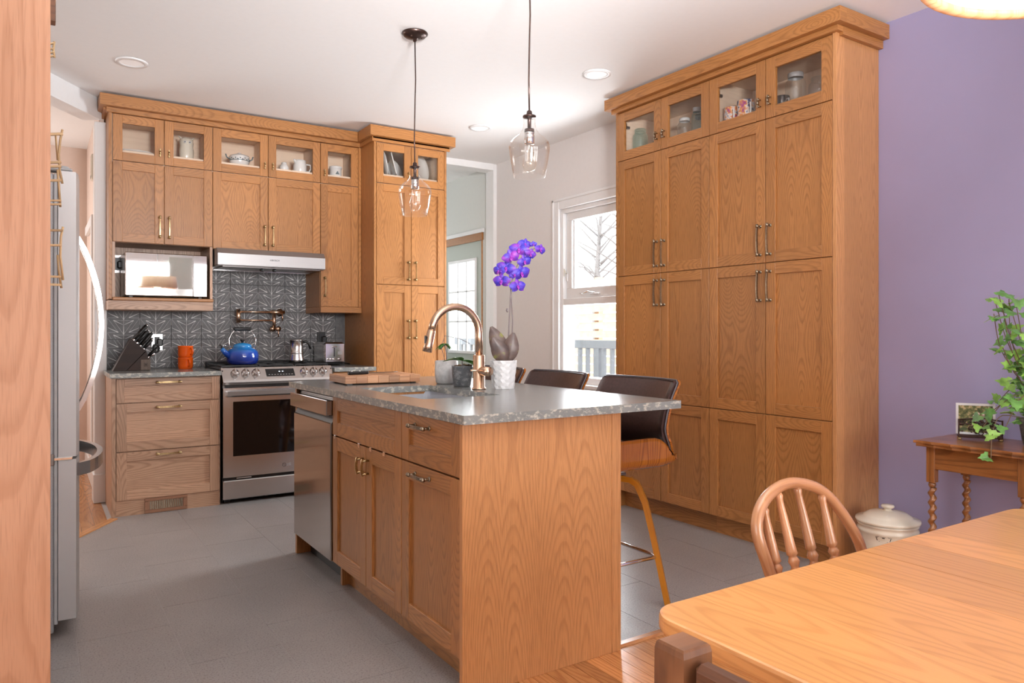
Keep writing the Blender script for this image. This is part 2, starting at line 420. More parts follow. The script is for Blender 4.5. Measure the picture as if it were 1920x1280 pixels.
    def sphere(s, c, r, mat, seg=12, rings=8, sc=(1, 1, 1)):
        pr = [(max(1e-5, r * math.sin(PI * i / rings)), -r * math.cos(PI * i / rings)) for i in range(rings + 1)]
        vs = []
        for (q, z) in pr:
            for k in range(seg): a = 2 * PI * k / seg; vs.append((c[0] + q * math.cos(a) * sc[0], c[1] + q * math.sin(a) * sc[1], c[2] + z * sc[2]))
        fs = [(i * seg + k, i * seg + (k + 1) % seg, (i + 1) * seg + (k + 1) % seg, (i + 1) * seg + k) for i in range(rings) for k in range(seg)]
        return s.add(vs, fs, mat, lambda i: (i // seg * .02, i % seg * .02), True)
    def xf(s, mt, start=0):
        for i in range(start, len(s.v)): s.v[i] = tuple(mt @ Vector(s.v[i]))
        return s
    def build(s, name, parent=None, origin=None):
        og = Vector(origin) if origin is not None else (ORG[parent] if parent is not None else Vector((0, 0, 0)))
        me = bpy.data.meshes.new(name)
        me.from_pydata([tuple(Vector(v) - og) for v in s.v], [], s.f)
        for k in s.mats: me.materials.append(M[k])
        me.polygons.foreach_set('material_index', s.mi); me.polygons.foreach_set('use_smooth', s.sm)
        ul = me.uv_layers.new(name='UVMap'); fl = []
        for q in s.uv:
            for a in q: fl += [a[0], a[1]]
        ul.data.foreach_set('uv', fl)
        ca = me.color_attributes.new('tint', 'FLOAT_COLOR', 'CORNER'); fl = []
        for q, t in zip(s.f, s.t): fl += [t[0], t[1], 0, 1] * len(q)
        ca.data.foreach_set('color', fl)
        me.update()
        o = bpy.data.objects.new(name, me); C.objects.link(o)
        if parent is not None: o.parent = bpy.data.objects[parent]; ORG[o.name] = ORG[parent]
        else:
            ORG[o.name] = og.copy(); o.location = og
        return o

def tag(o, label, cat, group=None):
    o['label'] = label; o['category'] = cat
    if group: o['group'] = group
    return o
def thing(name, label, cat, loc, group=None):
    o = bpy.data.objects.new(name, None); C.objects.link(o); o.location = loc; o.empty_display_size = .05
    ORG[o.name] = Vector(loc); tag(o, label, cat, group); return o.name
def struct(name, mb, parent=None, origin=None):
    o = mb.build(name, parent, origin)
    if parent is None: o['kind'] = 'structure'
    return o.name
def part(name, mb, parent, label=None):
    o = mb.build(name, parent)
    if label: o['label'] = label
    return o.name
def single(name, mb, label, cat, origin, group=None):
    o = mb.build(name, None, origin); tag(o, label, cat, group); return o.name
def dup(root, loc, label, rotz=0, group=None, scale=None):
    src = bpy.data.objects[root]; r = src.copy(); C.objects.link(r); r.location = loc; r.rotation_euler = (0, 0, rotz)
    r['label'] = label
    if group: r['group'] = group
    if scale: r.scale = (scale,) * 3
    for ch in src.children:
        c = ch.copy(); C.objects.link(c); c.parent = r
        for g in ch.children:
            d = g.copy(); C.objects.link(d); d.parent = c
    ORG[r.name] = Vector(loc)
    return r.name
def text_mesh(txt, size, mat, ext=.0006):
    cu = bpy.data.curves.new('lettering', 'FONT'); cu.body = txt; cu.size = size; cu.extrude = ext; cu.align_x = 'CENTER'; cu.align_y = 'CENTER'
    o = bpy.data.objects.new('lettering', cu); C.objects.link(o)
    me = bpy.data.meshes.new_from_object(o); bpy.data.objects.remove(o)
    mb = MB(); mb.add([tuple(v.co) for v in me.vertices], [tuple(p.vertices) for p in me.polygons], mat)
    return mb
def ray(px, py):
    u = (px - 960) / F
    return Vector((S_ + u * C_, C_ - u * S_, -(py - 622) / F))    # per unit depth, from (0,0,CAMH)

# ---------------------------------------------------------------- room shell
CZ = 2.77; XR = 3.67; YB = 5.95
XL = -.80
# floor slab with recessed joints, tiles and boards as parts
fb = MB(); fb.box(-2.3, 3.67, -3.3, 2.1, -.06, -.004, 'subfloor'); fb.box(-1.6, 3.67, 2.1, 8.0, -.06, -.0012, 'grout')
floor = struct('floor', fb)
# diagonal opening towards the living room: line through (.39,5.78), direction D
DX, DY = .57, .822
def diagX(y, off=0): return .39 + (y - 5.78) * DX / DY + off
TLX = lambda y: .24 + (y - 4.98) * (.39 - .24) / (5.22 - 4.98)      # edge of the tiled area
cols = []
tw, tl = .325, .65
k0 = int((-.9 - 3.05) / tw) - 1
for k in range(k0, 3):
    x0 = 3.05 + k * tw; x1 = x0 + tw; ph = 3.24 + k * -.433
    j = math.floor((2.13 - ph) / tl)
    while True:
        y0 = ph + j * tl; y1 = y0 + tl; j += 1
        if y0 > 7.8: break
        ya, yb, xa, xb = max(y0, 2.125), min(y1, 7.8), max(x0, XL), min(x1, XR)
        if yb - ya < .03 or xb - xa < .03: continue
        g = .0011
        poly = [(xa + g, ya + g), (xb - g, ya + g), (xb - g, yb - g), (xa + g, yb - g)]
        # clip by the diagonal edge of the oak floor
        out = []
        f_ = lambda p: p[0] - TLX(p[1])
        for i in range(4):
            a, b = poly[i], poly[(i + 1) % 4]
            if f_(a) >= 0: out.append(a)
            if (f_(a) >= 0) != (f_(b) >= 0):
                t = f_(a) / (f_(a) - f_(b)); out.append((a[0] + (b[0] - a[0]) * t, a[1] + (b[1] - a[1]) * t))
        if len(out) < 3 : continue
        b = MB(); b.prism(out, 'z', -.004, 0, 'tile'); part('tile', b, floor)
# oak boards of the dining room
x = .55
while x < 3.66:
    y = 2.083; wd = .058
    yy = y
    first = True
    while yy > -.3:
        ln = R.uniform(.35, 1.1); y2 = max(yy - ln, -.4)
        b = MB(); b.box(x + .001, x + wd - .001, y2 + .001, yy - .001, -.003, .0, 'floor_oak', 'y'); part('floorboard', b, floor)
        yy = y2
    x += wd
b = MB(); b.box(-2.3, .55, -3.2, 2.083, -.003, 0, 'floor_oak', 'y'); b.box(.55, 3.66, -3.2, -.4, -.003, 0, 'floor_oak', 'y'); o = part('floorboards', b, floor); bpy.data.objects[o]['kind'] = 'stuff'
b = MB(); b.prism([(2.083, 0), (2.125, 0), (2.12, .006), (2.09, .009)], 'x', 1.83, 3.66, 'floor_oak', 'x'); b.prism([(2.083, 0), (2.125, 0), (2.12, .006), (2.09, .009)], 'x', .05, 1.14, 'floor_oak', 'x'); part('threshold_strip', b, floor)
# oak boards of the living room beyond the diagonal
for i in range(14):
    xa = -.68 + i * .075; xb = xa + .073
    ya = 4.98 + (xa - .24) * 1.6 + .0; yb2 = 4.98 + (xb - .24) * 1.6
    if xa > .36 : continue
    b = MB(); b.prism([(xa, max(4.2, ya)), (xb, max(4.2, yb2)), (xb, 7.4), (xa, 7.4)], 'z', -.003, .001, 'floor_oak', 'y'); part('floorboard', b, floor)
dn = Vector((.15, .24, 0)).normalized(); nn = Vector((dn.y, -dn.x, 0)) * .018
b = MB(); p0 = Vector((.24, 4.98, .004)) - dn * 1.3; p1 = Vector((.39, 5.22, .004)) + dn * .03
b.tube([p0, p1], 1, 'floor_oak', flat=(.045, .008)); part('threshold_strip', b, floor)

b = MB(); b.box(-2.3, 3.8, -3.3, 8.1, CZ, CZ + .1, 'ceiling'); ceil = struct('ceiling', b)
# right wall: lilac beside the dining room, white in the kitchen, with the window and the hall door openings
WY0, WY1, WZ0, WZ1 = 4.02, 4.93, .78, 2.20
DY0, DY1, DZ = 6.22, 7.05, 2.08
b = MB(); b.box(XR, XR + .14, -3.3, 3.0, 0, CZ, 'purple'); struct('wall_right', b)
b = MB()
b.box(XR, XR + .14, 3.0, WY0, 0, CZ, 'white_wall'); b.box(XR, XR + .14, WY0, WY1, 0, WZ0, 'white_wall')
b.box(XR, XR + .14, WY0, WY1, WZ1, CZ, 'white_wall'); b.box(XR, XR + .14, WY1, YB + .12, 0, CZ, 'white_wall')
struct('wall_right_kitchen', b)
b = MB(); b.box(XR, XR + .14, YB + .12, DY0, 0, CZ, 'green_wall'); b.box(XR, XR + .14, DY0, DY1, DZ, CZ, 'green_wall')
b.box(XR, XR + .14, DY1, 8, 0, CZ, 'green_wall'); b.box(1.5, XR, 7.75, 7.9, 0, CZ, 'green_wall'); b.box(2.25, 2.35, YB + .12, 7.75, 0, CZ, 'green_wall')
struct('wall_hall', b)
b = MB(); b.box(.38, 2.78, YB, YB + .12, 0, CZ, 'white_wall'); wb = struct('wall_back', b)
b = MB(); b.box(2.78, 3.63, YB - .01, YB + .13, 2.71, CZ, 'trim'); b.box(3.63, XR - .001, YB - .01, YB + .13, 0, CZ - .001, 'trim', bev=.003)
struct('trim_1', b)
# left side: fridge alcove wall, dining walls with windows
b = MB(); b.box(XL - .1, XL, 1.95, 4.1, 0, CZ, 'white_wall'); b.box(-2.2, XL, 1.85, 1.95, 0, CZ, 'white_wall'); struct('wall_left', b)
b = MB(); b.box(-2.3, -2.2, -3.3, -1.75, 0, CZ, 'white_wall'); b.box(-2.3, -2.2, .55, 1.95, 0, CZ, 'white_wall')
b.box(-2.3, -2.2, -1.75, .55, 0, .6, 'white_wall'); b.box(-2.3, -2.2, -1.75, .55, 2.4, CZ, 'white_wall'); struct('wall_dining_left', b)
b = MB(); b.box(-2.3, .25, -3.3, -3.2, 0, CZ, 'white_wall'); b.box(3.25, XR, -3.3, -3.2, 0, CZ, 'white_wall')
b.box(.25, 3.25, -3.3, -3.2, 0, .65, 'white_wall'); b.box(.25, 3.25, -3.3, -3.2, 2.45, CZ, 'white_wall'); struct('wall_dining_front', b)
b = MB()
for x in (.25, 1.2, 2.2, 3.2): b.box(x, x + .07, -3.26, -3.08, .65, 2.45, 'trim')
for z in (.65, 1.9, 2.40): b.box(.25, 3.27, -3.26, -3.09, z, z + .05, 'trim')
w2 = struct('window_2', b)
b = MB()
for k in range(34): b.box(.36, 1.15, -3.05, -3.03, .72 + k * .048, .74 + k * .048, 'trim')
b.tube([(.75, -3.04, .7), (.75, -3.04, 2.4)], .01, 'door_green'); o = part('blind_slats', b, w2); bpy.data.objects[o]['kind'] = 'stuff'
b = MB(); b.prism([(1.95 + .4 * k / 20, -3.04 + .02 * (k % 2)) for k in range(21)] + [(2.35, -3.0), (1.95, -3.0)], 'z', .3, 2.5, 'door_green'); part('reflection_curtain', b, w2)  # unseen curtain added to break up the window's reflection in the microwave
b = MB()
for y in (-1.75, -.62, .5): b.box(-2.26, -2.08, y, y + .06, .6, 2.4, 'trim')
for z in (.6, 2.35): b.box(-2.26, -2.09, -1.75, .55, z, z + .05, 'trim')
struct('window_3', b)
# living room: wall, far wall, header over the diagonal opening, post
b = MB(); b.box(.362, .392, 5.86, 7.4, 0, CZ, 'pink_wall'); b.box(-1.6, .362, 7.38, 7.5, 0, CZ, 'pink_wall'); b.box(-1.7, -1.6, 3.9, 7.5, 0, CZ, 'pink_wall'); b.box(-1.7, XL - .1, 3.9, 4.0, 0, CZ, 'pink_wall')
lw = struct('wall_living', b)
D = Vector((DX, DY, 0)).normalized(); Nn = Vector((-D.y, D.x, 0))
def slab(b, p, q, t, z0, z1, mat):
    p, q = Vector(p), Vector(q); vs = []
    for z in (z0, z1):
        for a in (p, q, q + Nn * t, p + Nn * t): vs.append((a.x, a.y, z))
    b.add(vs, [(3, 2, 1, 0), (4, 5, 6, 7), (0, 1, 5, 4), (1, 2, 6, 5), (2, 3, 7, 6), (3, 0, 4, 7)], mat)
b = MB(); slab(b, (.39 - .02, 5.78 - .029, 0), Vector((.39, 5.78, 0)) - D * 2.05, .13, 2.63, CZ - .001, 'trim'); struct('trim_2', b)
b = MB(); b.box(.33, .405, 5.80, YB - .002, 0, 2.63, 'trim', bev=.004); b.box(.322, .40, 5.785, 5.95, .002, .20, 'trim', bev=.004); struct('trim_3', b)
b = MB(); b.box(.345, .362, 5.96, 7.37, .002, .16, 'trim', bev=.004); b.box(.335, .362, 6.25, 6.35, .16, 2.05, 'trim', bev=.003); b.box(.335, .362, 6.35, 7.1, 1.98, 2.05, 'trim', bev=.003); struct('baseboard_living', b)
b = MB(); b.box(XR - .016, XR, -3.1, 2.155, .002, .13, 'trim', bev=.004); struct('baseboard_right', b)
b = MB(); b.box(XR - .016, XR, 3.83, YB - .03, .002, .13, 'trim', bev=.004); struct('baseboard_kitchen', b)

# ---------------------------------------------------------------- kitchen window
b = MB()
cw = .085
b.box(XR - .022, XR, WY1 , WY1 + cw, WZ0 - .02, WZ1 + cw, 'trim', bev=.004); b.box(XR - .03, XR - .02, WY1 + cw - .02, WY1 + cw, WZ0 - .02, WZ1 + cw, 'trim', bev=.003)
b.box(XR - .022, XR, WY0 - .002, WY1 - .0002, WZ1 + .0002, WZ1 + cw, 'trim', bev=.004); b.box(XR - .03, XR - .02, WY0 - .05, WY1 + cw, WZ1 + cw - .02, WZ1 + cw, 'trim', bev=.003)
b.box(XR - .022, XR, WY0 - cw, WY0, WZ0 - .02, WZ1 + cw, 'trim', bev=.004)
b.box(XR - .05, XR + .10, WY0 - .06, WY1 + cw, WZ0 - .05, WZ0 - .02, 'trim', bev=.004)
b.box(XR - .02, XR, WY0 - .04, WY1 + .06, WZ0 - .13, WZ0 - .05, 'trim', bev=.004)
win = struct('window_1', b)
XW = XR + .05
b = MB()
for (y0, y1, z0, z1) in ((WY0, WY1, WZ1 - .035, WZ1), (WY0, WY1, WZ0 - .02, WZ0 + .035), (WY1 - .035, WY1, WZ0 + .0352, WZ1 - .0352), (WY0, WY0 + .035, WZ0 + .0352, WZ1 - .0352), (WY0 + .0352, WY1 - .0352, 1.40, 1.4548)):
    b.box(XR + .001, XR + .12, y0, y1, z0, z1, 'trim', bev=.003)
part('window_frame', b, win)
b = MB(); sy0, sy1 = WY0 + .04, WY1 - .04
for (y0, y1, z0, z1) in ((sy0, sy1, 2.10, 2.165), (sy0, sy1, 1.455, 1.54), (sy1 - .075, sy1, 1.5402, 2.0998), (sy0, sy0 + .075, 1.5402, 2.0998)):
    b.box(XR + .03, XR + .085, y0, y1, z0, z1, 'trim', bev=.004)
b.box(XR + .045, XR + .06, sy1 - .095, sy1 - .0752, 1.5405, 2.099, 'trim', bev=.003)
part('awning_sash', b, win)
for z0, z1 in ((1.53, 2.11), (WZ0 + .03, 1.405)):
    b = MB(); b.box(XR + .064, XR + .068, sy0 + .0, sy1 - .0 , z0, z1, 'glass'); part('glass_pane', b, win)
b = MB(); b.box(XR + .018, XR + .03, sy1 - .025, sy1 - .008, 1.60, 1.66, 'trim', bev=.002); b.tube([(XR + .02, sy1 - .015, 1.66), (XR + .0, sy1 - .01, 1.70), (XR + .012, sy1 + .008, 1.64)], .005, 'cream_china'); part('sash_latch', b, win)
b = MB(); b.box(XR + .01, XR + .03, 4.45, 4.56, 1.475, 1.49, 'trim', bev=.004); b.tube([(XR + .01, 4.50, 1.49), (XR - .01, 4.56, 1.50), (XR - .012, 4.62, 1.485), (XR - .005, 4.66, 1.495)], .006, 'chrome'); part('crank_handle', b, win)
# outside: snowy deck, railing, slatted fence, branches
b = MB(); b.box(3.85, 30, -8, 30, -.35, -.25, 'snow'); struct('ground', b)
rl = thing('deck_railing', 'grey metal deck railing with upright balusters outside the kitchen window', 'railing', (5.1, 7, 0))
b = MB(); b.box(5.08, 5.14, 4.6, 9.4, 1.0, 1.09, 'rail_grey', bev=.005); part('top_rail', b, rl)
b = MB(); b.box(5.08, 5.12, 4.6, 9.4, .08, .12, 'rail_grey', bev=.004); part('bottom_rail', b, rl)
for y in (4.6, 6.2, 7.8, 9.34):
    b = MB(); b.box(5.085, 5.135, y - .055, y, -.25, 1.0, 'rail_grey'); part('post', b, rl)
for k in range(34):
    b = MB(); y = 4.7 + k * .137; b.box(5.09, 5.13, y, y + .035, .12, 1.0, 'rail_grey'); part('baluster', b, rl)
fn = thing('slatted_fence', 'cedar slatted fence beyond the snowy deck railing', 'fence', (6.6, 8, -.25))
for k in range(18):
    b = MB(); z = -.1 + k * .12
    if z > 1.85: break
    b.prism([(6.55, z), (6.60, z), (6.62, z + .09), (6.57, z + .095)], 'y', 5.8, 11.5, 'fence_wood', 'y'); part('slat', b, fn)
for y in (5.8, 6.9, 8.0, 9.1, 10.2, 11.4):
    b = MB(); b.box(6.62, 6.70, y, y + .09, -.25, 1.95, 'fence_wood'); part('post', b, fn)
for k, (y, s) in enumerate(((9.2, 1), (11.5, 1.2))):
    t = thing('bare_tree', ('bare snowy tree behind the fence, nearer the window edge', 'bare snowy tree behind the fence, farther back')[k], 'tree', (8.5 + k, y, -.25))
    b = MB(); ox = 8.5 + k; b.tube([(ox, y, -.25), (ox, y + .1, 1.5 * s), (ox + .1, y, 3.2 * s)], [.09, .06, .03], 'bark'); part('trunk', b, t)
    b = MB()
    for q in range(26):
        z = R.uniform(1.3, 3.2) * s; a = R.uniform(0, 6.28); l = R.uniform(.5, 1.3)
        p = Vector((ox + .05, y, z)); e = p + Vector((math.cos(a) * l, math.sin(a) * l, l * .6)); m_ = (p + e) / 2 + Vector((R.uniform(-.1, .1), R.uniform(-.1, .1), .1))
        b.tube([p, m_, e], [.02, .013, .005], 'bark', seg=5)
    part('branches', b, t)

# ---------------------------------------------------------------- hall door
b = MB()
b.box(XR - .02, XR, DY0 - .03, DY1 + .07, DZ, DZ + .075, 'oak', 'y', .003); b.box(XR - .02, XR, DY1, DY1 + .07, 0, DZ, 'oak', 'z', .003); b.box(XR - .01, XR + .02, DY0 - .012, DY0, 0, DZ, 'oak', 'z')
b.box(XR - .024, XR, DY0 - .05, DY1 + .1, DZ + .075, DZ + .115, 'trim', bev=.003)
struct('trim_4', b)
gx0, gx1, gz0, gz1 = DY0 + .14, DY1 - .14, .98, 1.90
b = MB(); X0 = XR + .012; X1 = XR + .055
b.box(X0, X1, DY0, gx0, 0.005, DZ, 'door_green'); b.box(X0, X1, gx1, DY1, 0.005, DZ, 'door_green'); b.box(X0, X1, gx0, gx1, 0.005, gz0, 'door_green'); b.box(X0, X1, gx0, gx1, gz1, DZ, 'door_green')
dr = struct('door_1', b)
b = MB(); q = .022
b.box(X0 - .014, X0, gx0 - q, gx0 + .008, gz0 - q, gz1 + q, 'trim', bev=.003); b.box(X0 - .014, X0, gx1 - .008, gx1 + q, gz0 - q, gz1 + q, 'trim', bev=.003)
b.box(X0 - .014, X0, gx0, gx1, gz0 - q, gz0 + .008, 'trim', bev=.003); b.box(X0 - .014, X0, gx0, gx1, gz1 - .008, gz1 + q, 'trim', bev=.003)
for i in (1, 2):
    y = gx0 + (gx1 - gx0) * i / 3; b.box(X0 - .008, X0 + .008, y - .009, y + .009, gz0, gz1, 'trim', bev=.002)
    z = gz0 + (gz1 - gz0) * i / 3; b.box(X0 - .008, X0 + .008, gx0, gx1, z - .009, z + .009, 'trim', bev=.002)
part('glazing_bars', b, dr)
for i in range(3):
    for j in range(3):
        y = gx0 + (gx1 - gx0) * i / 3; z = gz0 + (gz1 - gz0) * j / 3
        b = MB(); b.box(X0 + .018, X0 + .022, y, y + (gx1 - gx0) / 3, z, z + (gz1 - gz0) / 3, 'glass'); part('pane', b, dr)
b = MB(); b.lathe([(.028, 0), (.028, .006), (.012, .012), (.012, .03), (.026, .04), (.03, .055), (.02, .068), (.001, .07)], mat='chrome', seg=16)
b.xf(Matrix.Translation((X0, DY0 + .06, .93)) @ Matrix.Rotation(-PI / 2, 4, 'Y')); part('door_knob', b, dr)
b = MB(); b.lathe([(.024, 0), (.024, .008), (.018, .016), (.001, .018)], mat='chrome', seg=16)
b.xf(Matrix.Translation((X0, DY0 + .06, 1.06)) @ Matrix.Rotation(-PI / 2, 4, 'Y')); part('deadbolt', b, dr)
for z in (.3, 1.1, 1.8):
    b = MB(); b.box(X0 - .006, X0 + .01, DY1 - .012, DY1 + .012, z, z + .1, 'chrome'); part('hinge', b, dr)

# ---------------------------------------------------------------- backsplash tiles
def tile_mesh():
    s = .2088; h = .2105; g = .0012
    b = MB(); b.box(g, s - g, -.008, 0, g, h - g, 'splash', bev=.0008)
    thick = [((.5, 0), (.5, .33)), ((.5, .5), (.5, .83)), ((.02, .10), (.34, .26)), ((.02, .60), (.34, .76)), ((.48, .5), (.19, .35)), ((.48, .995), (.19, .85))]
    thin = [((.30, 0), (.5, .33)), ((.19, .35), (.5, .83)), ((.2, 0), (.34, .26)), ((.01, .28), (.34, .76)), ((.02, .265), (.34, .26)), ((.02, .765), (.34, .76)),
            ((.19, .35), (.5, .355)), ((.19, .85), (.5, .855)), ((.19, .85), (.27, .995)), ((.012, .28), (.012, .5)), ((.012, .78), (.13, .995)), ((.5, .33), (.5, .5)), ((.5, .83), (.5, .995))]
    def ln(a, c, w0, w1):
        A = Vector((a[0] * s, h - a[1] * h)); Bb = Vector((c[0] * s, h - c[1] * h)); d = (Bb - A).normalized(); n = Vector((-d.y, d.x))
        p = [A + n * w0, A - n * w0, Bb - n * w1, Bb + n * w1]
        p = [(min(max(q.x, .002), s - .002), -.0086, min(max(q.y, .002), h - .002)) for q in p]
        b.add(p, [(0, 1, 2, 3)], 'splash_line')
    for mir in (0, 1):
        f = (lambda p: (1 - p[0], p[1])) if mir else (lambda p: p)
        for a, c in thick: ln(f(a), f(c), .0008, .0032)
        for a, c in thin: ln(f(a), f(c), .00065, .00065)
    return b
tm = tile_mesh(); first = None
b = MB(); b.box(.406, 2.17, YB - .003, YB, .9, 1.80, 'wall_grout'); part('grout_bed', b, wb)
for k in range(-1, 9):
    for r in range(5):
        x = .6246 - .2088 + k * .2088; z = .9155 + r * .2105 - .0
        if k == -1: continue
        if x > 2.16: continue
        if r > 1 and (x > 1.86 or x < .95): continue
        if x + .2088 > 2.172:
            # cut tile: clip the shared pattern at the cabinet side
            cb = MB(); cb.box(x + .0012, 2.168, YB - .008, YB - .0005, z + .0012, z + .2093, 'splash', bev=.0008)
            part('tile', cb, wb); continue
        if first is None:
            first = bpy.data.objects[tm.build('tile', None).name]; first.parent = bpy.data.objects[wb]; first.location = (x, YB - .0005, z)
        else:
            o = first.copy(); C.objects.link(o); o.location = (x, YB - .0005, z)

# ---------------------------------------------------------------- cabinet kit
def fb_(b, face, P, a0, a1, z0, z1, d0, d1, mat, grain='z', bev=0.0, tint=None):
    """box on a cabinet face: a = along the face, d = outwards. face 'y' looks to -Y, face 'x' looks to -X"""
    g = {'a': 'x' if face == 'y' else 'y', 'z': 'z', 'd': 'y' if face == 'y' else 'x'}[grain]
    if face == 'y': b.box(a0, a1, P - d1, P - d0, z0, z1, mat, g, bev, tint)
    else: b.box(P - d1, P - d0, a0, a1, z0, z1, mat, g, bev, tint)
def handle(parent, face, P, a, z, length, vert, mat='brass', out=.02):
    b = MB(); h = length / 2
    def pt(t, d, o=0):   # t along handle
        aa, zz = (a + o, z + t) if vert else (a + t, z + o)
        return (aa, P - out - d, zz) if face == 'y' else (P - out - d, aa, zz)
    pts = [pt(-h + 2 * h * i / 8, .026 + .006 * math.sin(PI * i / 8)) for i in range(9)]
    side = (1, 0, 0) if face == 'y' else (0, 1, 0)
    b.tube(pts, 1, mat, flat=(.011, .006, side if not vert else side))
    for sg in (-1, 1):
        t = sg * (h - .008)
        b.tube([pt(t, 0), pt(t, .028)], .0045, mat, seg=8)
        b.tube([pt(t, 0), pt(t, .004)], .009, mat, seg=8)
        b.tube([pt(t - .010 , .0285), pt(t + .010, .0285)], .0075, mat, seg=6)
    part('handle', b, parent)
def knob(parent, face, P, a, z, mat='brass', out=.02):
    b = MB(); pt = (lambda t, d, o=0: (a + o, P - out - d, z + t)) if face == 'y' else (lambda t, d, o=0: (P - out - d, a + o, z + t))
    b.tube([pt(-.026, .020), pt(.026, .020)], 1, mat, flat=(.013, .007, (1, 0, 0) if face == 'y' else (0, 1, 0)))
    for t in (-.018, .018): b.tube([pt(t, 0), pt(t, .022)], .0045, mat)
    b.tube([pt(-.012, .026), pt(.012, .026)], .005, mat)
    part('handle', b, parent)
def door(parent, face, P, a0, a1, z0, z1, mat='oak', st=.057, glz=False, hor=False, name='door', gap=.0022, th=.02, hasp=True):
    b = MB(); a0 += gap; a1 -= gap; z0 += gap; z1 -= gap; e = .0012
    if hor:
        fb_(b, face, P, a0, a0 + st, z0, z1, 0, th, mat, 'z', e); fb_(b, face, P, a1 - st, a1, z0, z1, 0, th, mat, 'z', e)
    else:
        fb_(b, face, P, a0, a0 + st, z0, z1, 0, th, mat, 'z', e); fb_(b, face, P, a1 - st, a1, z0, z1, 0, th, mat, 'z', e)
    fb_(b, face, P, a0 + st, a1 - st, z1 - st, z1, 0, th, mat, 'a', e); fb_(b, face, P, a0 + st, a1 - st, z0, z0 + st, 0, th, mat, 'a', e)
    d = part(name, b, parent)
    c = MB()
    if glz:
        fb_(c, face, P, a0 + st - .003, a1 - st + .003, z0 + st - .003, z1 - st + .003, .006, .009, 'cab_glass'); part('glass_pane', c, d)
    else:
        fb_(c, face, P, a0 + st - .003, a1 - st + .003, z0 + st - .003, z1 - st + .003, 0, .0095, mat, 'a' if hor else 'z'); part('panel', c, d)
    return d
def hollow(b, x0, x1, y0, y1, z0, z1, face, out='oak', inn='maple', t=.018):
    """open-fronted carcass"""
    if face == 'y': y0 += .006
    else: x0 += .006
    if face == 'y':
        b.box(x0, x0 + t, y0, y1, z0, z1, inn, 'y'); b.box(x1 - t, x1, y0, y1, z0, z1, inn, 'y')
    else:
        b.box(x0, x1, y0, y0 + t, z0, z1, inn, 'x'); b.box(x0, x1, y1 - t, y1, z0, z1, inn, 'x')
    b.box(x0 + (t if face == 'y' else 0), x1 - (t if face == 'y' else 0), y0 + (t if face == 'x' else 0), y1 - (t if face == 'x' else 0), z0, z0 + t, inn, 'x')
    b.box(x0 + (t if face == 'y' else 0), x1 - (t if face == 'y' else 0), y0 + (t if face == 'x' else 0), y1 - (t if face == 'x' else 0), z1 - t, z1, inn, 'x')
    zr = z0 + (.087 if face == 'y' else .052)
    b.box(x0 + .0185, x1 - .0185 if face == 'y' else x1 - .008, y0 + .0185 if face == 'x' else y0 + .005, y1 - (.0185 if face == 'x' else .007), z0 + t + .0005, zr, inn, 'x')
    if face == 'y': b.box(x0 + t, x1 - t, y1 - .006, y1, z0 + t, z1 - t, inn, 'x')
    else: b.box(x1 - .006, x1, y0 + t, y1 - t, z0 + t, z1 - t, inn, 'z')

YU = 5.59      # plane the upper doors hang on (front face 2 cm nearer)
ZG, ZT = 2.331, 2.643
XB = [.422, .737, 1.053, 1.442, 1.838, 2.165]
# --- wall cabinet with the microwave niche
ca = thing('wall_cabinet', 'oak wall cabinet left of the hood with an open microwave niche below', 'cabinet', (.737, 5.77, 1.33), 'oak wall cabinets on the back wall')
b = MB(); hollow(b, .42, XB[2] - .001, YU, YB - .002, ZG - .009, ZT + .02, 'y')
b.box(.42, XB[2] - .001, YU, YB - .002, 1.785, ZG - .01, 'oak'); b.box(.399, .419, YU - .018, YB - .002, 1.40, ZT + .02, 'oak', bev=.001)
b.box(.42, .437, YU - .018, YB - .002, 1.412, 1.784, 'oak_lit'); b.box(1.034, XB[2] - .001, YU - .018, YB - .002, 1.40, 1.784, 'oak_lit')
b.box(.437, 1.034, YB - .012, YB - .002, 1.412, 1.784, 'oak_lit'); part('carcass', b, ca)
b = MB(); b.box(.437, 1.034, YU - .02, YB - .012, 1.395, 1.412, 'oak_lit', 'x', .001); b.box(.42, 1.053, YU - .05, YU - .018, 1.392, 1.413, 'oak', 'x', .004); part('shelf', b, ca)
b = MB(); b.box(.397, 1.053, YU - .03, YU - .006, 1.33, 1.392, 'oak_lit', 'x', .001); b.box(.397, 1.053, YU - .006, YB - .012, 1.33, 1.345, 'oak_lit', 'x'); b.box(.397, .412, YU - .006, YB - .012, 1.345, 1.392, 'oak_lit', 'y'); part('apron', b, ca)
for i in (0, 1):
    d = door(ca, 'y', YU, XB[i], XB[i + 1], ZG, ZT, glz=True); knob(d, 'y', YU, XB[1] + (-.028 if i == 0 else .028), 2.41)
    d = door(ca, 'y', YU, XB[i], XB[i + 1], 1.785, ZG - .001); handle(d, 'y', YU, XB[1] + (-.030 if i == 0 else .030), 1.90, .15, True)
# --- over the hood
cb_ = thing('wall_cabinet', 'oak wall cabinet directly above the range hood', 'cabinet', (1.445, 5.77, 1.785), 'oak wall cabinets on the back wall')
b = MB(); hollow(b, XB[2], XB[4] - .001, YU, YB - .002, ZG - .009, ZT + .02, 'y'); b.box(XB[2], XB[4] - .001, YU, YB - .002, 1.775, ZG - .01, 'oak'); b.box(1.43, 1.448, YU + .16, YB - .01, ZG, ZT, 'maple', 'y'); part('carcass', b, cb_)
for i in (2, 3):
    d = door(cb_, 'y', YU, XB[i], XB[i + 1], ZG, ZT, glz=True); knob(d, 'y', YU, XB[3] + (-.028 if i == 2 else .030), 2.41)
    d = door(cb_, 'y', YU, XB[i], XB[i + 1], 1.775, ZG - .001); handle(d, 'y', YU, XB[3] + (-.030 if i == 2 else .030), 1.89, .15, True)
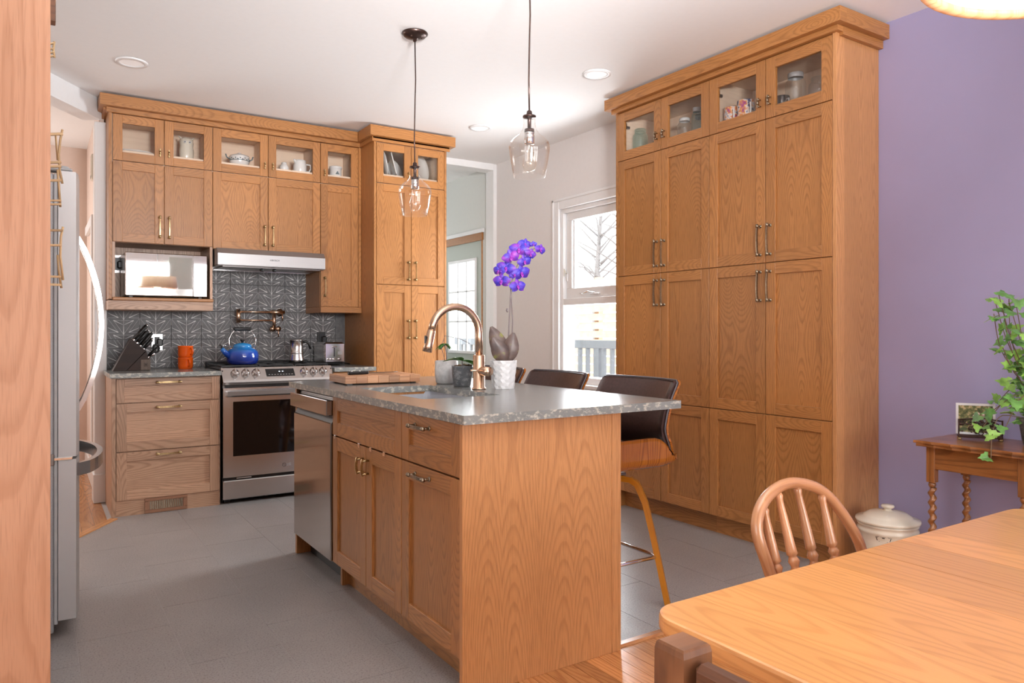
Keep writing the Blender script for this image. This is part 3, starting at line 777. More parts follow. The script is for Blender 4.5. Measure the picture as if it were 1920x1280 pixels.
# --- narrow tall upper
cc = thing('wall_cabinet', 'narrow oak wall cabinet between the range hood and the tall cupboard', 'cabinet', (2.0, 5.77, 1.33), 'oak wall cabinets on the back wall')
b = MB(); hollow(b, XB[4], 2.169, YU, YB - .002, ZG - .009, ZT + .02, 'y'); b.box(XB[4], 2.169, YU, YB - .002, 1.375, ZG - .01, 'oak'); b.box(2.1455, 2.169, YU - .02, YU - .0005, 1.375, ZT, 'oak', 'z', .001); part('carcass', b, cc)
b = MB(); b.box(XB[4], 2.169, YU - .026, YU - .002, 1.33, 1.374, 'oak', 'x', .001); b.box(XB[4], XB[4] + .018, YU - .002, YB - .01, 1.33, 1.374, 'oak', 'y'); b.box(XB[4] + .018, 2.169, YU - .002, YB - .01, 1.335, 1.36, 'oak', 'x'); part('light_rail', b, cc)
d = door(cc, 'y', YU, XB[4], 2.145, ZG, ZT, glz=True); knob(d, 'y', YU, XB[4] + .028, 2.41)
d = door(cc, 'y', YU, XB[4], 2.145, 1.375, ZG - .001); handle(d, 'y', YU, XB[4] + .030, 1.53, .15, True)

def crown_run(b, pts, z0, z1, dep, mat='oak'):
    """pts: list of (x,y) outline of cabinet front; axis-aligned segments, offset by dep outwards given in pts"""
    for (xa, xb, ya, yb, gr) in pts: b.box(xa, xb, ya, yb, z0, z1, mat, gr, .001)
cr = thing('crown_moulding', 'stepped oak crown above the wall cabinets on the back wall', 'moulding', (1.2, 5.55, 2.64))
b = MB(); b.box(.345, 2.118, YU - .077, YU - .02, 2.677, 2.753, 'oak', 'x', .001); b.box(.345, .40, YU - .02, YB - .003, 2.677, 2.753, 'oak', 'y', .001); part('cornice', b, cr)
b = MB(); b.box(.385, 2.155, YU - .037, YU - .0, 2.6445, 2.6765, 'oak', 'x', .001); b.box(.37, .42, YU - .002, YB - .003, 2.6645, 2.6765, 'oak', 'y'); b.box(.40, 2.155, YU + .0, YB - .003, 2.664, 2.69, 'oak', 'x'); part('frieze', b, cr)
# --- tall cupboard
YT = 5.33
ct = thing('tall_cupboard', 'tall two-door oak cupboard standing beside the hallway opening', 'cabinet', (2.48, 5.6, 0))
b = MB(); b.box(2.172, 2.795, YT + .0, YB - .002, .10, ZG - .01, 'oak'); hollow(b, 2.172, 2.795, YT, YB - .002, ZG - .009, ZT + .02, 'y'); b.box(2.171, 2.189, YT - .019, YB - .002, 0.0, ZT + .021, 'oak', bev=.001)
b.box(2.779, 2.797, YT - .019, YB - .002, 0.0, ZT + .021, 'oak', bev=.001); b.box(2.19, 2.778, YT + .05, YT + .07, 0.0, .10, 'oak', 'x'); part('carcass', b, ct)
for i, (a0, a1) in enumerate(((2.19, 2.484), (2.484, 2.778))):
    s = 2.484 + (-.03 if i == 0 else .03)
    d = door(ct, 'y', YT, a0, a1, ZG, ZT, glz=True); knob(d, 'y', YT, s, 2.41)
    d = door(ct, 'y', YT, a0, a1, 1.548, ZG - .001); handle(d, 'y', YT, s, 1.66, .15, True)
    d = door(ct, 'y', YT, a0, a1, .105, 1.546); handle(d, 'y', YT, s, 1.20, .15, True)
cr2 = thing('crown_moulding', 'short oak crown on top of the tall cupboard', 'moulding', (2.48, 5.5, 2.64))
b = MB(); b.box(2.12, 2.85, YT - .077, YT - .02, 2.677, 2.755, 'oak', 'x', .001); b.box(2.12, 2.17, YT - .02, YB - .003, 2.677, 2.755, 'oak', 'y', .001); b.box(2.80, 2.85, YT - .02, YB - .14, 2.677, 2.755, 'oak', 'y', .001); part('cornice', b, cr2)
b = MB(); b.box(2.155, 2.815, YT - .037, YT + .05, 2.6645, 2.6765, 'oak', 'x', .001); b.box(2.15, 2.82, YT - .037, YT - .02, 2.6445, 2.6765, 'oak', 'x', .001); b.box(2.15, 2.17, YT - .02, YU - .04, 2.6445, 2.6765, 'oak', 'y'); part('frieze', b, cr2)

# --- base cabinet, left of the range
YBF = 5.31
cd_ = thing('base_cabinet', 'oak three-drawer base cabinet left of the range', 'cabinet', (.72, 5.6, 0))
b = MB(); b.box(.42, 1.041, YBF, YB - .002, .10, .884, 'oak_lit'); b.box(.395, .4185, YBF - .022, YB - .002, 0, .884, 'oak_lit', bev=.001); b.box(.42, 1.041, YBF - .012, YBF + .004, 0, .0995, 'oak_lit', 'x'); b.box(1.042, 1.05, YBF - .005, YB - .01, 0, .88, 'oak_lit'); part('carcass', b, cd_)
for z0, z1, hz in ((.7225, .880, .852), (.411, .7215, .690), (.0985, .4095, .385)):
    d = door(cd_, 'y', YBF, .42, 1.041, z0, z1, 'oak_lit', st=.058 if z1 < .85 else .045, hor=True, name='drawer'); handle(d, 'y', YBF, .725, hz, .15, False)
vt = thing('floor_vent', 'copper-coloured louvred heat vent in the toe kick of the drawer unit', 'vent', (.72, YBF - .02, 0))
b = MB()
for (a0, a1, z0, z1) in ((.585, .842, .0, .022), (.585, .842, .078, .097), (.585, .612, .022, .078), (.815, .842, .022, .078)): b.box(a0, a1, YBF - .020, YBF - .0125, z0 + .002, z1, 'vent_brown', 'x', .001)
part('frame', b, vt)
for k in range(15):
    b = MB(); x = .617 + k * .0133; b.prism([(x, YBF - .0185), (x + .0065, YBF - .0185), (x + .008, YBF - .013), (x + .0015, YBF - .013)], 'z', .024, .076, 'pewter'); part('louvre', b, vt)
# --- base cabinet, right of the range
ce = thing('base_cabinet', 'small oak base cabinet between the range and the tall cupboard', 'cabinet', (2.0, 5.6, 0))
b = MB(); b.box(1.842, 2.169, YBF, YB - .002, .10, .884, 'oak'); b.box(1.842, 2.169, YBF + .05, YBF + .07, 0, .0995, 'oak', 'x'); part('carcass', b, ce)
d = door(ce, 'y', YBF, 1.845, 2.169, .7225, .880, st=.045, hor=True, name='drawer'); handle(d, 'y', YBF, 2.0, .83, .12, False)
d = door(ce, 'y', YBF, 1.845, 2.169, .10, .7215); handle(d, 'y', YBF, 1.88, .62, .15, True)
# --- back countertops
def counter_slab(name, x0, x1, y0, y1, label, org, t=.03, z=.885):
    b = MB(); b.box(x0, x1, y0, y1, z, z + t, 'stone_edge', 'x', .0015)
    b.add([(x0 + .0015, y0 + .0015, z + t + .0001), (x1 - .0015, y0 + .0015, z + t + .0001), (x1 - .0015, y1 - .0015, z + t + .0001), (x0 + .0015, y1 - .0015, z + t + .0001)], [(0, 1, 2, 3)], 'stone')
    return single(name, b, label, 'countertop', org)
counter_slab('countertop', .382, 1.050, YBF - .05, YB - .011, 'grey stone countertop over the drawers left of the range', (.72, 5.6, .885))
counter_slab('countertop', 1.842, 2.169, YBF - .05, YB - .011, 'short grey stone countertop under the toaster', (2.0, 5.6, .885))

# ---------------------------------------------------------------- pantry wall
XP = 3.32
PY = [2.188, 2.587, 2.982, 3.379, 3.785]
PZ = [.113, .736, 1.552, 2.327, 2.652]
for u, (lab, i0) in enumerate((('nearer half of the tall oak pantry wall, beside the lilac wall', 0), ('farther half of the tall oak pantry wall, beside the kitchen window', 2))):
    p = thing('pantry_cabinet', lab, 'cabinet', (3.5, (PY[i0] + PY[i0 + 2]) / 2, 0), 'two halves of the oak pantry wall')
    ya, yb = PY[i0] + (.0005 if u else 0), PY[i0 + 2] - .0005
    b = MB(); b.box(XP, XR - .002, ya, yb, PZ[0], PZ[3] - .01, 'oak'); hollow(b, XP, XR - .002, ya, yb, PZ[3] - .009, PZ[4] + .012, 'x')
    if u == 0:
        b.box(XP - .021, XP + .045, ya - .022, ya - .0005, 0, PZ[4] + .012, 'oak_end_lit', 'z', .001); b.box(XP + .0452, XR - .002, ya - .020, ya - .0005, 0, PZ[4] + .012, 'oak_end_lit', 'z', .001)
    else: b.box(XP - .021, XR - .002, yb + .0005, yb + .02, 0, PZ[4] + .012, 'oak', 'z', .001)
    b.box(XP + .045, XP + .065, ya, yb, 0, PZ[0] - .001, 'oak', 'y'); part('carcass', b, p)
    for i in (i0, i0 + 1):
        mid = PY[i0 + 1]; s = mid + (-.032 if i == i0 else .032)
        for r in range(4):
            d = door(p, 'x', XP, PY[i], PY[i + 1], PZ[r], PZ[r + 1], glz=(r == 3), st=.06)
            if r == 3: knob(d, 'x', XP, s, 2.42, 'pewter')
            elif r == 2: handle(d, 'x', XP, s, 1.675, .17, True, 'pewter')
            elif r == 1: handle(d, 'x', XP, s, 1.428, .17, True, 'pewter')
            else: pass
    for i in (i0, i0 + 1):     # cabinet hinges seen through the glass
        yy = PY[i + 1] - .022 if i == i0 + 1 else PY[i] + .004
        if i == i0 + 1:
            b = MB()
            for z in (2.375, 2.555): b.box(XP + .005, XP + .06, yy - .012, yy + .003, z, z + .018, 'steel_dark', bev=.002); b.box(XP + .002, XP + .016, yy - .03, yy + .003, z - .01, z + .03, 'steel_dark', bev=.002)
            part('hinge', b, p)
cr3 = thing('crown_moulding', 'large stepped oak crown along the top of the pantry wall', 'moulding', (3.4, 3, 2.64))
b = MB(); b.box(XP - .077, XP - .021, PY[0] - .078, PY[4] + .075, 2.681, 2.753, 'oak', 'y', .001); b.box(XP - .021, XR - .003, PY[0] - .078, PY[0] - .022, 2.681, 2.753, 'oak', 'x', .001); b.box(XP - .021, XR - .003, PY[4] + .02, PY[4] + .075, 2.681, 2.753, 'oak', 'x', .001); part('cornice', b, cr3)
b = MB(); b.box(XP - .045, XP - .0, PY[0] - .045, PY[4] + .04, 2.6535, 2.6805, 'oak', 'y', .001); b.box(XP, XR - .003, PY[0] - .045, PY[0] - .0225, 2.64, 2.6805, 'oak', 'x', .001); b.box(XP, XR - .003, PY[0] - .02, PY[4] + .04, 2.6645, 2.6805, 'oak', 'x'); part('frieze', b, cr3)

# ---------------------------------------------------------------- range hood
hd = thing('range_hood', 'stainless steel under-cabinet range hood with two black push buttons', 'range hood', (1.44, 5.7, 1.66))
b = MB(); hy = 5.44
b.prism([(hy + .035, 1.774), (YB - .01, 1.774), (YB - .01, 1.655), (hy, 1.655), (hy, 1.735)], 'x', 1.062, 1.832, 'steel_hood', 'x'); part('canopy', b, hd)
b = MB(); b.box(1.062, 1.832, hy + .01, YB - .02, 1.648, 1.6545, 'steel_dark', bev=.002); b.box(1.07, 1.825, YB - .15, YB - .03, 1.640, 1.648, 'chrome'); part('underside', b, hd)
b = MB(); b.box(1.10, 1.80, hy + .03, YB - .06, 1.643, 1.648, 'steel_dark'); part('filter', b, hd)
for x in (1.38, 1.47):
    b = MB(); b.lathe([(.012, 0), (.016, .012), (.010, .02)], x, hy + .07, 'black', 12, z0=1.622); b.box(x - .006, x + .006, hy + .064, hy + .076, 1.64, 1.655, 'black'); part('button', b, hd)
tb = text_mesh('BOSCH', .017, 'ink'); tb.xf(Matrix.Translation((1.462, hy - .0008, 1.700)) @ Matrix.Rotation(PI / 2, 4, 'X')); part('lettering', tb, hd)
b = MB(); b.tube([(1.427 + .005 * math.cos(a * PI / 6), hy - .0008, 1.700 + .005 * math.sin(a * PI / 6)) for a in range(12)], .0007, 'ink', seg=4, closed=True); b.tube([(1.424, hy - .0008, 1.7), (1.43, hy - .0008, 1.7)], .0007, 'ink', seg=4); part('emblem', b, hd)

# ---------------------------------------------------------------- range
rx0, rx1, ry = 1.064, 1.834, 5.29
rg = thing('range', 'stainless steel slide-in range with six knobs and a black oven window', 'range', (1.45, 5.6, 0))
b = MB(); b.box(rx0 + .006, rx1 - .006, ry + .03, YB - .03, .04, .905, 'steel_dark'); b.box(rx0, rx0 + .006, ry + .02, YB - .03, .02, .915, 'black'); b.box(rx1 - .006, rx1, ry + .02, YB - .03, .02, .915, 'black')
b.box(rx0 + .02, rx0 + .06, ry + .05, ry + .09, .001, .04, 'black'); b.box(rx1 - .06, rx1 - .02, ry + .05, ry + .09, .001, .04, 'black'); b.box(rx0 + .02, rx0 + .06, YB - .1, YB - .06, .001, .04, 'black'); b.box(rx1 - .06, rx1 - .02, YB - .1, YB - .06, .001, .04, 'black'); part('body', b, rg)
b = MB(); b.box(rx0, rx1, ry + .06, YB - .028, .906, .922, 'steel_dark', 'x', .002); part('cooktop', b, rg)
b = MB(); b.box(rx0, rx1, YB - .075, YB - .028, .922, .955, 'black', bev=.004); part('rear_vent', b, rg)
# sloping control panel
b = MB(); b.prism([(ry + .07, .925), (ry + .075, .83), (ry - .03, .818), (ry - .045, .835), (ry - .035, .85), (ry + .045, .93)], 'x', rx0 - .004, rx1 + .004, 'steel', 'x'); part('control_panel', b, rg)
nrm = Vector((0, -.80, .60)).normalized()
sl = Matrix.Rotation(math.atan2(.80, .60), 4, 'X')    # z axis -> panel normal
def onp(x, t):   # t: 0 bottom..1 top of the slope
    return Vector((x, ry - .035 + .08 * t, .85 + .08 * t))
sl = Vector((0, 0, 1)).rotation_difference(Vector((0, -.7071, .7071))).to_matrix().to_4x4()
for k, x in enumerate((1.145, 1.215, 1.285, 1.625, 1.695, 1.765)):
    b = MB(); b.lathe([(.029, 0), (.029, .006), (.024, .009), (.0235, .022), (.020, .025)], 0, 0, 'bronze' if 0 else 'steel', 20); b.box(-.007, .007, -.024, .024, .022, .040, 'steel', 'y', .003)
    b.xf(Matrix.Translation(onp(x, .5)) @ sl); part('knob', b, rg)
b = MB(); b.box(-.10, .10, -.034, .034, 0, .002, 'black_gloss'); b.xf(Matrix.Translation(onp(1.455, .52)) @ sl); dp = part('display', b, rg)
b = MB()
for x in (-.005, .018): b.box(x - .005, x + .005, .005, .012, .002, .0026, 'display')
for x in range(9): b.box(-.085 + x * .02, -.075 + x * .02, -.022, -.018, .002, .0024, 'grey_plastic')
b.xf(Matrix.Translation(onp(1.455, .52)) @ sl); part('display_markings', b, dp)
# oven door
b = MB(); yf = ry - .015
for (a0, a1, z0, z1) in ((rx0, rx1, .70, .795), (rx0, rx1, .182, .325), (rx0, rx0 + .065, .325, .70), (rx1 - .065, rx1, .325, .70)): b.box(a0, a1, yf, ry + .029, z0, z1, 'steel', 'x')
od = part('oven_door', b, rg)
b = MB(); b.box(rx0 + .065, rx1 - .065, yf + .004, ry + .02, .325, .70, 'black_gloss'); part('oven_window', b, od)
b = MB(); b.box(rx0 + .09, rx1 - .09, ry + .012, ry + .028, .62, .622, 'steel_dark'); b.box(rx0 + .02, rx1 - .02, yf + .01, ry + .04, .797, .815, 'black'); part('door_vent', b, od)
b = MB(); b.prism([(yf - .055, .775), (yf - .045, .745), (yf - .03, .735), (yf - .03, .745), (yf - .042, .775)], 'x', rx0 + .02, rx1 - .02, 'steel', 'x')
for x in (rx0 + .02, rx1 - .045): b.box(x, x + .025, yf - .04, yf, .742, .772, 'steel', 'x', .002)
part('handle', b, od)
tb = text_mesh('LG', .026, 'grey_plastic'); tb.xf(Matrix.Translation((1.510, yf - .0008, .235)) @ Matrix.Rotation(PI / 2, 4, 'X')); part('lettering', tb, od)
b = MB(); b.tube([(1.477 + .0125 * math.cos(a * PI / 10), yf - .0008, .235 + .0125 * math.sin(a * PI / 10)) for a in range(20)], .0012, 'black', seg=4, closed=True)
b.tube([(1.477, yf - .0008, .243), (1.477, yf - .0008, .230), (1.483, yf - .0008, .230)], .001, 'black', seg=4); b.sphere((1.472, yf - .0008, .240), .0016, 'black', 6, 4); part('emblem', b, od)
b = MB(); b.box(rx0, rx1, yf, ry + .029, .03, .160, 'steel', 'x', .006); dd = part('warming_drawer', b, rg)
b = MB(); b.box(rx0 + .09, rx0 + .19, yf + .01, yf + .02, .166, .176, 'chrome', bev=.002); b.box(rx0 + .005, rx1 - .005, yf + .02, ry + .03, .161, .181, 'black'); part('drawer_pull', b, dd)
# grates and burners
for gx in (1.075, 1.33, 1.585):
    b = MB(); y0, y1 = ry + .09, YB - .09; x1_ = gx + .24
    for x in (gx, gx + .12, x1_): b.box(x - .005, x + .005, y0, y1, .935, .947, 'black', bev=.002)
    for y in (y0, (y0 + y1) / 2, y1): b.box(gx, x1_, y - .005, y + .005, .935, .947, 'black', bev=.002)
    for x in (gx, x1_):
        for y in (y0, y1): b.box(x - .006, x + .006, y - .006, y + .006, .922, .936, 'black')
    part('grate', b, rg)
for x, y in ((1.195, 5.49), (1.195, 5.74), (1.45, 5.61), (1.705, 5.49), (1.705, 5.74)):
    b = MB(); b.lathe([(.04, 0), (.045, .006), (.03, .01), (.001, .011)], x, y, 'black', 18, z0=.922); part('burner', b, rg)

# ---------------------------------------------------------------- pot filler
pf = thing('pot_filler', 'folded bronze pot filler tap on the patterned tiles above the range', 'tap', (1.6, YB - .02, 1.2))
yw = YB - .012
def P3(px, py, y):   # point seen at a pixel on the plane Y=y
    r = ray(px, py); t = y / r.y; return Vector((r.x * t, y, CAMH + r.z * t))
A_ = P3(447, 592, yw - .09); Bq = P3(525, 593, yw - .05)
z1_, z2_ = P3(447, 584, yw - .09).z, P3(447, 600, yw - .09).z
xl = P3(447, 590, yw - .09).x; xr = P3(514, 590, yw - .09).x; xe = P3(528, 590, yw - .06).x
b = MB(); b.tube([(xl, yw - .09, z2_ - .02), (xl, yw - .09, z1_ + .02)], .0165, 'bronze', 14); part('elbow_joint', b, pf)
b = MB(); b.tube([(xl, yw - .09, z1_), (xr + .03, yw - .07, z1_)], .0085, 'bronze', 10); part('arm', b, pf)
b = MB(); b.tube([(xl, yw - .09, z2_), (xr, yw - .09, z2_)], .0075, 'bronze', 10); part('arm', b, pf)
b = MB(); b.tube([(xr - .02, yw - .07, z1_), (xe + .02, yw - .06, z1_)], .016, 'bronze', 14); b.tube([(xe, yw - .065, z1_), (xe, yw, z1_)], .013, 'bronze', 14); b.tube([(xe, yw - .008, z1_), (xe, yw, z1_)], .03, 'bronze', 18); part('wall_flange', b, pf)
b = MB(); b.tube([(xr, yw - .09, z1_ - .015), (xr, yw - .09, z2_ - .055)], .013, 'bronze', 12); part('spout', b, pf)
b = MB()
for dx in (-.012, .026): b.tube([(xr + dx, yw - .105 + (.02 if dx < 0 else 0), z2_ - .066), (xr + dx, yw - .12 + (.02 if dx < 0 else 0), z2_ - .066)], .021, 'bronze', 16)
b.tube([(xr + .026, yw - .118, z2_ - .07), (xr + .026, yw - .118, z2_ - .13)], .005, 'bronze', 8); part('valve_handle', b, pf)
b = MB(); b.tube([(xe + .004, yw - .07, z1_ - .01), (xe + .004, yw - .075, z1_ - .065)], .006, 'bronze', 8); part('lever', b, pf)

# ---------------------------------------------------------------- microwave
mw = thing('microwave', 'mirror-fronted microwave standing in the oak niche', 'microwave', (.77, 5.75, 1.413))
mx0, mx1, mz0, mz1, my = .497, 1.018, 1.427, 1.722, 5.575
b = MB(); b.box(mx0, mx1, my + .03, YB - .06, mz0, mz1, 'steel', 'x', .004)
for x in (mx0 + .03, mx1 - .05):
    for y in (my + .05, YB - .12): b.box(x, x + .02, y, y + .02, 1.4135, mz0, 'black')
part('body', b, mw)
b = MB(); b.box(mx0, mx0 + .425, my, my + .03, mz0, mz1, 'steel_mirror', 'x', .005); d = part('door', b, mw)
b = MB(); b.box(mx0 + .006, mx0 + .42, my - .003, my, mz0 + .052, mz1 - .006, 'mirror'); part('mirror_window', b, d)
b = MB(); b.box(mx0 + .428, mx1, my, my + .03, mz0, mz1, 'steel_mirror', 'x', .005); d = part('control_panel', b, mw)
b = MB(); b.box(mx0 + .432, mx1 - .005, my - .003, my, mz0 + .052, mz1 - .006, 'mirror'); part('mirror_panel', b, d)
b = MB()
for k in range(12): b.box(mx0 - .001, mx0 + .001, my + .05, my + .10, mz0 + .03 + k * .01, mz0 + .034 + k * .01, 'black')
part('side_vents', b, mw)
def outlet(label, x0, x1, z0, z1, y, plate, loc, plug=True):
    o = thing('power_outlet', label, 'outlet', loc)
    b = MB(); b.box(x0, x1, y - .006, y - .0005, z0, z1, plate, 'x', .002); part('cover_plate', b, o)
    b = MB(); cx = (x0 + x1) / 2; b.box(cx - .018, cx + .018, y - .009, y - .006, z0 + .02, z1 - .02, 'black', bev=.002); part('socket', b, o)
    if plug:
        b = MB(); b.box(cx - .004, cx + .035, y - .045, y - .009, z0 + .03, z0 + .085, 'black', bev=.008); part('plug', b, o)
outlet('chrome-framed outlet with a black plug, left of the microwave', .447, .515, 1.60, 1.73, YB - .012, 'chrome', (.48, YB - .02, 1.6))
outlet('bright steel outlet plate behind the knife block', .70, .775, 1.045, 1.165, YB - .0095, 'chrome', (.73, YB - .02, 1.04))
outlet('black outlet with a plug above the toaster', 1.93, 2.0, 1.06, 1.18, YB - .0095, 'black', (1.97, YB - .02, 1.06))

# ---------------------------------------------------------------- island
IX = 1.172    # plane the island doors hang on
IY = [2.092, 2.549, 2.906, 3.319, 3.905]
isl = thing('island_cabinet', 'oak kitchen island with a plain veneered end panel', 'island', (1.5, 3.0, 0))
b = MB(); b.box(IX, 1.775, 2.0905, 2.555, .113, .884, 'oak'); b.box(IX, 1.775, 2.5552, 3.315, .113, .66, 'oak'); b.box(1.70, 1.775, 2.5552, 3.315, .6602, .884, 'oak'); b.box(IX, 1.6998, 3.345 - .04, 3.315, .6602, .884, 'oak'); b.box(1.765, 1.785, 3.315, 3.905, .0, .884, 'oak'); part('carcass', b, isl)
b = MB(); b.box(IX - .024, 1.775, 2.070, 2.0903, 0, .884, 'oak_end_lit', 'z', .001); b.box(1.7752, 1.818, 2.068, 2.0903, 0, .884, 'oak_end_lit', 'z', .001); part('end_panel', b, isl, 'veneered end panel')
b = MB(); b.box(1.7855, 1.812, 2.0905, 3.93, 0, .884, 'oak', 'z', .001); part('seating_side_panel', b, isl)
b = MB(); b.box(IX - .012, 1.785, 3.9055, 3.93, 0, .884, 'oak', 'z', .001); part('far_panel', b, isl)
b = MB(); b.box(IX + .055, IX + .075, 2.0905, 3.30, 0, .1125, 'oak', 'y'); b.box(IX + .02, IX + .055, 3.30, 3.32, 0, .1125, 'oak', 'z'); part('toe_kick', b, isl)
d = door(isl, 'x', IX, IY[0], IY[1], .702, .882, st=.06, hor=True, name='drawer'); handle(d, 'x', IX, 2.37, .842, .13, False, 'pewter')
d = door(isl, 'x', IX, IY[0], IY[1], .113, .700, st=.062); handle(d, 'x', IX, 2.37, .665, .13, False, 'pewter')
d = door(isl, 'x', IX, IY[1], IY[3], .702, .882, st=.06, hor=True, name='false_drawer_front')
for i in (1, 2):
    d = door(isl, 'x', IX, IY[i], IY[i + 1], .113, .700, st=.062)
    s = IY[2] + (-.03 if i == 1 else .03)
    b = MB(); pts = [(IX - .020 - .026 - .006 * math.sin(PI * k / 8), s, .585 + .07 * k / 8) for k in range(9)]
    b.tube(pts, 1, 'brass', flat=(.011, .006, (0, 1, 0)))
    for z in (.593, .647): b.tube([(IX - .02, s, z), (IX - .048, s, z)], .0045, 'brass')
    part('handle', b, d)
for y in (2.70, 2.84, 2.97, 3.27):
    b = MB(); b.box(IX - .024, IX - .019, y, y + .022, .688, .705, 'chrome', bev=.001); part('door_hook', b, isl)
# dishwasher
dw = thing('dishwasher', 'stainless steel dishwasher at the far end of the island', 'dishwasher', (1.45, 3.6, 0))
y0, y1 = IY[3] + .004, IY[4] - .003
b = MB(); b.box(IX + .004, 1.76, y0, y1, .12, .87, 'steel_dark'); b.box(IX + .06, 1.7, y0 + .01, y1 - .01, .001, .12, 'black'); part('body', b, dw)
b = MB(); b.box(IX - .028, IX + .003, y0, y1, .112, .755, 'steel_dw', 'y', .004); d = part('door', b, dw)
b = MB(); b.prism([(IX + .003, .755), (IX - .022, .755), (IX - .002, .79), (IX + .003, .79)], 'y', y0 + .001, y1 - .001, 'recess', 'y'); part('handle_recess', b, d)
b = MB(); b.box(IX - .048, IX + .003, y0, y1, .79, .862, 'steel_dw', 'y', .003); part('control_fascia', b, d)
# island worktop with the sink opening
tx0, tx1, ty0, ty1 = 1.131, 2.093, 2.030, 3.955; hx0, hx1, hy0, hy1 = 1.275, 1.640, 2.62, 3.30; zt, zb = .915, .885
def ring(x0, x1, y0, y1, r, n=5):
    p = []
    for (cx, cy, a0) in ((x1 - r, y0 + r, -90), (x1 - r, y1 - r, 0), (x0 + r, y1 - r, 90), (x0 + r, y0 + r, 180)):
        for k in range(n + 1): a = math.radians(a0 + 90 * k / n); p.append((cx + r * math.cos(a), cy + r * math.sin(a)))
    return p
b = MB(); O = ring(tx0, tx1, ty0, ty1, .004); I = ring(hx0, hx1, hy0, hy1, .018); n = len(O)
top = [(x, y, zt) for x, y in O] + [(x, y, zt) for x, y in I]
b.add(top, [(k, (k + 1) % n, n + (k + 1) % n, n + k) for k in range(n)], 'stone')
b.add([(x, y, zb) for x, y in O] + [(x, y, zb) for x, y in I], [(n + k, n + (k + 1) % n, (k + 1) % n, k) for k in range(n)], 'stone_edge')
b.add([(x, y, zb) for x, y in O] + [(x, y, zt) for x, y in O], [(k, (k + 1) % n, n + (k + 1) % n, n + k) for k in range(n)], 'stone_edge')
b.add([(x, y, zb) for x, y in I] + [(x, y, zt) for x, y in I], [(n + k, n + (k + 1) % n, (k + 1) % n, k) for k in range(n)], 'stone_edge')
single('island_countertop', b, 'large grey stone island countertop with a mottled edge', 'countertop', (1.6, 3, .885))
sk = thing('sink', 'grey undermount sink basin set into the island countertop', 'sink', (1.46, 2.96, .70))
b = MB(); I2 = ring(hx0 - .006, hx1 + .006, hy0 - .006, hy1 + .006, .03); J = ring(hx0 + .01, hx1 - .01, hy0 + .01, hy1 - .01, .05); OO = ring(hx0 - .03, hx1 + .03, hy0 - .03, hy1 + .03, .05)
z_ = .8845
b.add([(x, y, z_) for x, y in I2] + [(x, y, .70) for x, y in J], [(n + k, n + (k + 1) % n, (k + 1) % n, k)[::-1] for k in range(n)][::1], 'sink')
b.add([(x, y, .70) for x, y in J], [tuple(range(n))], 'sink'); b.add([(x, y, z_) for x, y in OO] + [(x, y, z_) for x, y in I2], [(k, (k + 1) % n, n + (k + 1) % n, n + k) for k in range(n)], 'sink'); part('basin', b, sk)
b = MB(); b.lathe([(.045, 0), (.045, .004), (.03, .004), (.028, -.002)], 1.46, 2.96, 'steel', 20, z0=.7015); part('drain', b, sk)
# faucet
fx, fy = 1.712, 2.93
fc = thing('faucet', 'champagne bronze gooseneck pull-down faucet behind the sink', 'faucet', (fx, fy, .915))
b = MB(); b.lathe([(.033, 0), (.033, .006), (.027, .009), (.027, .155), (.024, .158)], fx, fy, 'bronze', 24, z0=.9155); part('base', b, fc)
b = MB(); pts = [(fx, fy, 1.07), (fx, fy, 1.16)]; rr = .122
for k in range(0, 15):
    a = PI * k / 14 * .96; pts.append((fx - rr + rr * math.cos(a), fy, 1.172 + rr * math.sin(a)))
b.tube(pts, .0165, 'bronze', 16); part('gooseneck', b, fc)
e = Vector(pts[-1]); dr_ = (Vector(pts[-1]) - Vector(pts[-2])).normalized()
b = MB(); b.tube([e, e + dr_ * .004, e + dr_ * .005, e + dr_ * .07, e + dr_ * .098], [.0175, .0175, .0185, .0195, .021], 'bronze', 16); sp = part('spray_head', b, fc)
b = MB(); c_ = e + dr_ * .045 + Vector((-.019, 0, 0)); b.box(c_.x - .004, c_.x + .004, c_.y - .008, c_.y + .008, c_.z - .02, c_.z + .02, 'black', bev=.003); part('spray_button', b, sp)
b = MB(); b.tube([(fx, fy, 1.0), (fx + .012, fy - .075, 1.0)], .0215, 'bronze', 20); part('valve', b, fc)
b = MB(); b.tube([(fx + .004, fy - .045, 1.003), (fx - .075, fy - .055, 1.006)], .005, 'bronze', 8); part('lever', b, fc)

# ---------------------------------------------------------------- things on the island
cbd = thing('cutting_board', 'thick block-wood cutting board at the far end of the island', 'cutting board', (1.49, 3.63, .915))
Mx = Matrix.Translation((1.487, 3.63, .9155)) @ Matrix.Rotation(math.radians(-3), 4, 'Z')
for k in range(7):
    b = MB(); x0 = -.20 + k * .0571; b.box(x0, x0 + .0568, -.14, .14, .006, .044, 'block', 'y', .002); b.xf(Mx); part('stave', b, cbd)
b = MB()
for x, y in ((-.17, -.11), (.17, -.11), (-.17, .11), (.17, .11)): b.box(x - .012, x + .012, y - .012, y + .012, 0, .006, 'black')
b.xf(Mx); part('rubber_feet', b, cbd)
kn = thing('kitchen_knife', 'black-handled kitchen knife lying on the cutting board', 'knife', (1.42, 3.62, .96))
Kx = Matrix.Translation((1.40, 3.62, .965)) @ Matrix.Rotation(math.radians(8), 4, 'Z')
b = MB(); b.box(-.065, .05, -.012, .012, -.0055, .012, 'black', 'x', .005); b.xf(Kx); h_ = part('grip', b, kn)
b = MB(); b.prism([(.05, -.016), (.20, -.014), (.235, .006), (.05, .016)], 'z', .000, .003, 'steel_dark', 'x'); b.xf(Kx); part('blade', b, kn)
